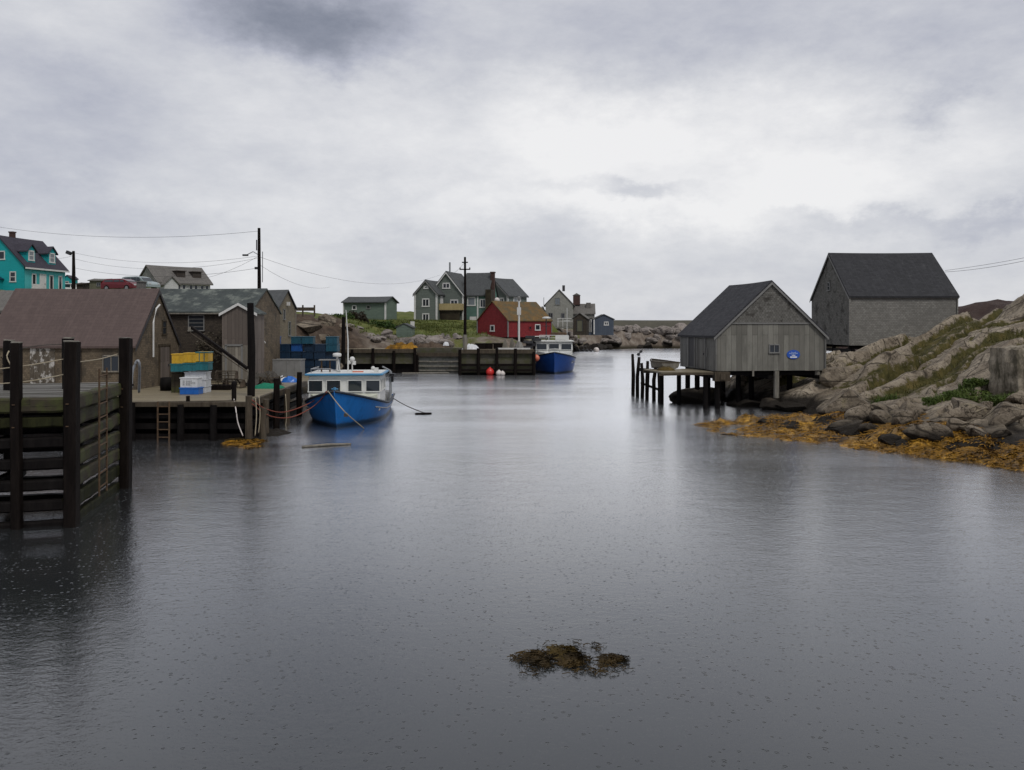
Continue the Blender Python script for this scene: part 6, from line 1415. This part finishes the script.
m = MB(); walls(m, 1.4, 4.6, 0, 4, -.6, 2.0, 2.75, 'y'); m.build('wall', 'navy_wall', bs); m = MB(); roofs(m, 1.4, 4.6, 0, 4, 2.0, 2.75, 'y', .2, .15, .1); m.build('roof', 'house_roof', bs)
m = MB(); m.box((.75, 2, .70), (1.3, 3.0, 2.6)); m.build('annex', 'navy_wall', bs); m = MB(); m.prism([(0.0, .3, 2.02), (1.39, .3, 2.3), (1.39, .3, 2.42), (0.0, .3, 2.14)], (0, 3.4, 0)); m.build('annex_roof', 'grey_roof', bs)
door(bs, (.6, .5, -.1), Fx, Fy, .7, 2.0, 'trim_grey', 'trim_white'); m = MB(); m.box((1.4, -.03, .85), (.2, .12, 2.6)); m.build('corner_board', 'trim_white', bs)
window(bs, (3.4, 0, 1.3), Fx, Fy, .5, .5, 'trim_white', 'pane', .14); 

# teal house
th_dir = math.atan2(7.0, 1.1); TX, TY = at(24, 292, 100).x, 100
th = thing('teal_house', 'teal clapboard house with two dormers on the left hill', 'house', (TX, TY, 8.55), th_dir)
LT, WT = 7.2, 6.6      # local x along the front wall (away from camera), local y to the left
m = MB(); walls(m, 0, LT, 0, WT, -.8, 3.1, 6.5, 'x'); m.build('wall', 'teal', th)
m = MB(); m.prism([(.1, -.03, 0), (LT - .1, -.03, 0), (LT - .1, -.03, 2.6), (.1, -.03, 2.6)], (0, .027, 0)); m.build('verandah_wall', 'teal_pale', th)
m = MB(); roofs(m, 0, LT, 0, WT, 3.1, 6.5, 'x', .35, .2, .14); m.build('roof', 'plum_roof', th)
m = MB(); m.box((LT / 2, -.40, 2.78), (LT + .5, .04, .2)); m.build('fascia', 'trim_white', th)
m = MB(); m.box((2.4, WT / 2 + .2, 6.6), (.5, .5, 1.3)); m.box((2.4, WT / 2 + .2, 7.3), (.62, .62, .15)); m.build('chimney', 'brick', th)
for xd in (1.5, 5.1):
    m = MB(); walls(m, xd - .65, xd + .65, .25, 2.4, 3.3, 5.0, 5.65, 'y'); d_ = m.build('dormer', 'teal', th)
    m = MB(); roofs(m, xd - .65, xd + .65, .25, 2.4, 5.0, 5.65, 'y', .25, .2, .1); m.build('roof', 'plum_roof', d_)
    window(d_, (xd, .25, 4.35), Fx, Fy, .7, 1.1, 'trim_white', 'pane_sky', .14, (0, 1))
for xw, ww in ((1.6, .5), (4.6, .5), (6.2, .45)): window(th, (xw, -.03, 1.3), Fx, Fy, ww, 1.7, 'trim_white', 'pane', .12, (0, 0))
door(th, (3.1, -.03, .0), Fx, Fy, .9, 2.1, 'trim_white', 'trim_white')
window(th, (0, 1.45, 1.75), (0, -1, 0), Bx, .6, 1.15, 'trim_white', 'pane', .12, (0, 1)); window(th, (0, 3.0, 4.3), (0, -1, 0), Bx, .8, .95, 'trim_white', 'pane', .12, (0, 0))
m = MB(); m.box((.7, -1.2, .45), (1.4, .06, .9)); m.box((1.4, -.6, .45), (.06, 1.2, .9)); m.build('porch_rail', 'trim_white', th)
m = MB(); m.box((3.5, -.8, -.3), (7.2, 1.6, .5)); m.build('porch_floor', 'timber_mid', th)
m = MB(); walls(m, -1.2, -.005, 2.8, 4.6, -.8, 1.5, 2.0, 'x'); m.build('porch', 'teal', th); m = MB(); roofs(m, -1.2, -.005, 2.8, 4.6, 1.5, 2.0, 'x', .2, .15, .1); m.build('porch_roof', 'navy_box', th)
# small buildings on the hill
m = MB(); q = at(67.5, 284, 118); tl = thing('teal_outbuilding', 'small teal outbuilding just behind the teal house', 'shed', (q.x - .5, 118, 8.8)); walls(m, 0, .9, 0, 2, 0, 2.3, 2.7, 'y'); m.build('wall', 'teal', tl); m = MB(); roofs(m, 0, .9, 0, 2, 2.3, 2.7, 'y', .1, .1, .08); m.build('roof', 'plum_roof', tl); window(tl, (.45, 0, 1.6), Fx, Fy, .4, .6, 'trim_white', 'pane', .06)
def small_shed(name, label, px0, px1, pyb, D, he, hr, wm, rm, ax='x', depth=3, win=True):
    a_, b_ = at(px0, pyb, D), at(px1, pyb, D); t = thing(name, label, 'shed', a_); w_ = b_.x - a_.x
    m = MB(); walls(m, 0, w_, 0, depth, -.8, he, hr, ax); m.build('wall', wm, t); m = MB(); roofs(m, 0, w_, 0, depth, he, hr, ax, .2, .15, .1); m.build('roof', rm, t)
    if win: window(t, (w_ * .6, 0, he * .6), Fx, Fy, .4, .4, 'trim_grey', 'pane', .07)
    return t
small_shed('olive_shed', 'low olive shed behind the red car', 89.5, 105, 290, 102, 1.1, 1.35, 'olive_wall', 'grey_roof')
small_shed('brown_hut', 'low dark hut right of the leaning lamp pole', 76.5, 83, 290.5, 104, .75, .95, 'dark_shingle', 'dormer_roof', win=False)
small_shed('grey_roof_shed', 'grey roofed white shed at the left edge below the teal house', -22, 13, 322, 62, .85, 2.3, 'white_wall', 'grey_roof', depth=4.5)
# white house with dormers on the hill
wh_ = thing('white_house', 'white house with broad grey roof and dark dormers on the hill', 'house', at(157.5, 292, 109), R(50)); wh_.location.z = 8.98
m = MB(); walls(m, 0, 7.4, 0, 5.2, -.8, 1.25, 3.3, 'x'); m.build('wall', 'white_wall', wh_); m = MB(); roofs(m, 0, 7.4, 0, 5.2, 1.25, 3.3, 'x', .35, .25, .14); m.build('roof', 'grey_roof', wh_)
for xd in (3.6, 5.9):
    m = MB(); m.box((xd, 1.2, 2.35), (1.2, 1.0, .8)); d_ = m.build('dormer', 'dormer_roof', wh_); m = MB(); m.box((xd, 1.2, 2.79), (1.4, 1.4, .08)); m.build('roof', 'dormer_roof', d_)
m = MB(); walls(m, .3, 2.2, -1.2, 2, -.8, .9, 1.8, 'y'); m.build('porch', 'white_wall', wh_); m = MB(); roofs(m, .3, 2.2, -1.2, 2, .9, 1.8, 'y', .25, .2, .1); m.build('porch_roof', 'grey_roof', wh_)
for xw in (2.9, 3.6, 4.6, 5.3, 6.2, 6.9): window(wh_, (xw, 0, .6), Fx, Fy, .4, .7, 'trim_white', 'pane', .08, (0, 0))
m = MB(); m.prism([(-.02, .2, .9), (-.02, 5.0, .9), (-.02, 2.6, 3.1)], (.015, 0, 0)); m.build('gable_shingles', 'grey_house', wh_)

# cars
def car(label, loc, rz, mat, Lc=4.3, Hc=1.55, suv=False):
    t = thing('parked_car', label, 'car', loc, rz, None); w_ = 1.75
    pr = [(-Lc / 2, .3), (-Lc / 2, .85), (-Lc / 2 + .1, .95), (-Lc / 2 + .3, Hc - .08), (-Lc / 2 + .7, Hc), (.3, Hc), (.75, Hc - .1), (1.25, .98), (Lc / 2 - .25, .82), (Lc / 2, .62), (Lc / 2, .3)]
    vs = []; fs = []
    for s_ in (-1, 1):
        for x, z in pr: k = 1 if z < .97 else .82; vs.append((x, s_ * w_ / 2 * k, z))
    n = len(pr); fs = [tuple(range(n)), tuple(range(2 * n - 1, n - 1, -1))] + [(i, n + i, n + (i + 1) % n, (i + 1) % n) for i in range(n)]
    m = MB(); m.add(vs, fs); m.build('body', mat, t, bevel=.05)
    for s_ in (-1, 1):
        for (xa, xb, ta, tb) in ((-Lc / 2 + .42, -.55, .55, -.55), (-.45, .25, -.45, .05), (.33, .95, .33, .62)):
            m = MB(); y0, y1 = s_ * (w_ / 2 - .05), s_ * (w_ / 2 * .82 + .02); z0, z1 = 1.0, Hc - .12
            q = [(xa, y0, z0), (xb, y0, z0), (min(xb, tb) if xb > 0.9 else xb, y1, z1), (xa + (.12 if xa < -1 else 0), y1, z1)]; m.prism(q, (0, s_ * .012, 0)); m.build('side_window', 'pane', t)
    m = MB(); m.prism([(1.22, -.66, 1.02), (1.22, .66, 1.02), (.8, .6, Hc - .14), (.8, -.6, Hc - .14)], (.02, 0, .015)); m.build('windscreen', 'pane', t)
    for x in (-Lc / 2 + .8, Lc / 2 - .85):
        for s_ in (-1, 1):
            wl = MB(); wl.add(*(lambda nn: ([(x + .33 * math.cos(2 * math.pi * i / nn), s_ * (w_ / 2 + d), .33 + .33 * math.sin(2 * math.pi * i / nn)) for d in (-.18, .02) for i in range(nn)], [tuple(range(nn)), tuple(range(2 * nn - 1, nn - 1, -1))] + [(i, (i + 1) % nn, nn + (i + 1) % nn, nn + i) for i in range(nn)]))(18)); wo = wl.build('wheel', 'tyre', t)
            m = MB(); m.add(*(lambda nn: ([(x + .2 * math.cos(2 * math.pi * i / nn), s_ * (w_ / 2 + d), .33 + .2 * math.sin(2 * math.pi * i / nn)) for d in (.0, .03) for i in range(nn)], [tuple(range(nn)), tuple(range(2 * nn - 1, nn - 1, -1))] + [(i, (i + 1) % nn, nn + (i + 1) % nn, nn + i) for i in range(nn)]))(14)); m.build('rim', 'metal', wo)
    for s_ in (-1, 1):
        m = MB(); m.box((Lc / 2 - .02, s_ * .62, .68), (.08, .3, .14)); m.build('headlight', 'lamp_glass', t)
    return t
q = at(123, 291, 88); car('dark red hatchback parked on the hill road', (q.x, 88, 8.05), R(-18), 'red_car', 4.2, 1.32)
q = at(137, 290, 93); car('silver green car parked behind the red hatchback', (q.x + .3, 93, 8.4), R(-22), 'silver_car', 4.2, 1.5)
q = at(69, 288, 112); car('white van half hidden behind the leaning lamp pole', (q.x, 112, 8.6), R(20), 'cabin_white', 3.6, 1.5)

# poles, lamps and wires
def pole(name, label, px, pt, D, zb, r_=.14):
    x = (px - CX) / F * D; t = thing(name, label, 'pole', (x, D, zb)); top = H - (pt - YH) / F * D - zb
    m = MB(); m.tube([(0, 0, -.3), (.02, 0, top / 2), (0, 0, top)], [r_ * 1.25, r_ * 1.05, r_ * .8], 9); m.build('shaft', 'timber_dark', t); return t, top
p1, h1_ = pole('utility_pole', 'tall wooden utility pole with a street lamp behind the sheds', 259, 228, 72, 2.5, .15)
m = MB(); m.tube([(0, 0, h1_ - 2.3), (-.5, 0, h1_ - 2.0), (-1.0, 0, h1_ - 2.25)], .04, 6); ar = m.build('lamp_arm', 'metal', p1)
m = MB(); m.box((-1.15, 0, h1_ - 2.3), (.45, .22, .14)); m.build('street_lamp', 'dark_metal', ar)
m = MB(); m.tube([(-.2, 0, h1_ - 1.0), (-.2, 0, h1_ - 1.9)], .05, 6); m.tube([(.3, 0, h1_ - 2.0), (.3, 0, h1_ - 4.6)], .03, 5); m.box((-.2, 0, h1_ - 3.4), (.3, .2, .2)); m.build('fitting', 'dark_metal', p1)
p2, h2_ = pole('utility_pole', 'tall utility pole with short crossarms on the far wharf', 465, 257, 78.5, 2.3, .125)
m = MB(); m.box((0, -.16, h2_ - 1.15), (1.0, .1, .1)); m.box((0, -.1, h2_ - .5), (.55, .1, .1)); m.build('crossarm', 'timber_dark', p2)
m = MB()
for x in (-.45, .45): m.lathe([(.05, 0), (.07, .06), (.03, .15)], 8, (x, -.1, h2_ - 1.1))
m.build('insulator', 'trim_grey', p2)
m = MB(); m.lathe([(.2, -.2), (.22, 1.0), (.18, 1.4)], 10); m.build('pole_base', 'timber_pale', p2)
p3, h3_ = pole('lamp_pole', 'short leaning pole with a floodlight beside the teal house', 73.5, 251, 92, 8.0, .17)
m = MB(); m.box((-.5, 0, h3_ - .2), (.5, .4, .35), ry=.4); m.box((-.2, 0, h3_ - .2), (.35, .08, .08)); m.build('floodlight', 'dark_metal', p3)
def wire(a, b, sag, label, r_=.011): r_ = min(r_, .013); return rope('power_line', [a, b], r_, 'wire', label, 'cable', sag, 22, 'overhead wires')
def wp(px, py, D): return at(px, py, D)
wire(wp(259, 231, 72), wp(-60, 216, 85), 1.2, 'highest wire running left from the tall lamp pole top', .014)
wire(wp(258, 256, 72), wp(75, 253, 92), .8, 'wire from the lamp pole bracket to the floodlight pole top')
wire(wp(258, 258, 72), wp(75, 259, 92), 1.0, 'wire just below the bracket wire to the floodlight pole')
wire(wp(258, 268, 72), wp(75, 268, 92), .8, 'lowest thick wire between the lamp pole and floodlight pole', .026)
wire(wp(257, 257, 72), wp(180, 280, 100), .6, 'slanting wire from the lamp pole down to the white house')
wire(wp(75, 255, 92), wp(40, 257, 103), .3, 'short wire from the floodlight pole to the teal house')
wire(wp(260, 257, 72), wp(440, 275, 130), 1.8, 'long wire from the lamp pole to the balcony house')
wire(wp(260, 265, 72), wp(330, 287, 110), .8, 'wire sloping right from the lamp pole behind the green shed')
wire(wp(465, 262, 78.5), wp(447, 276, 128), .3, 'short wire from the far wharf pole to the balcony house')
wire(wp(945, 272, 63.8), wp(1080, 247, 50), .25, 'wire running right from the shingled house roof', .016)
wire(wp(945, 270.5, 63.8), wp(1080, 246, 52), .12, 'second wire just above the first at the shingled house roof', .012)
# plank fence on the knoll
fn = thing('plank_fence', 'low weathered plank fence on top of the brown knoll', 'fence', at(291, 312, 73))
m = MB(); m.box((1.0, 0, .25), (2.1, .06, .3)); m.build('rail', 'timber_mid', fn)
for x in (.1, 1.0, 2.0):
    m = MB(); m.box((x, .06, .1), (.12, .12, 1.0)); m.build('post', 'timber_mid', fn)
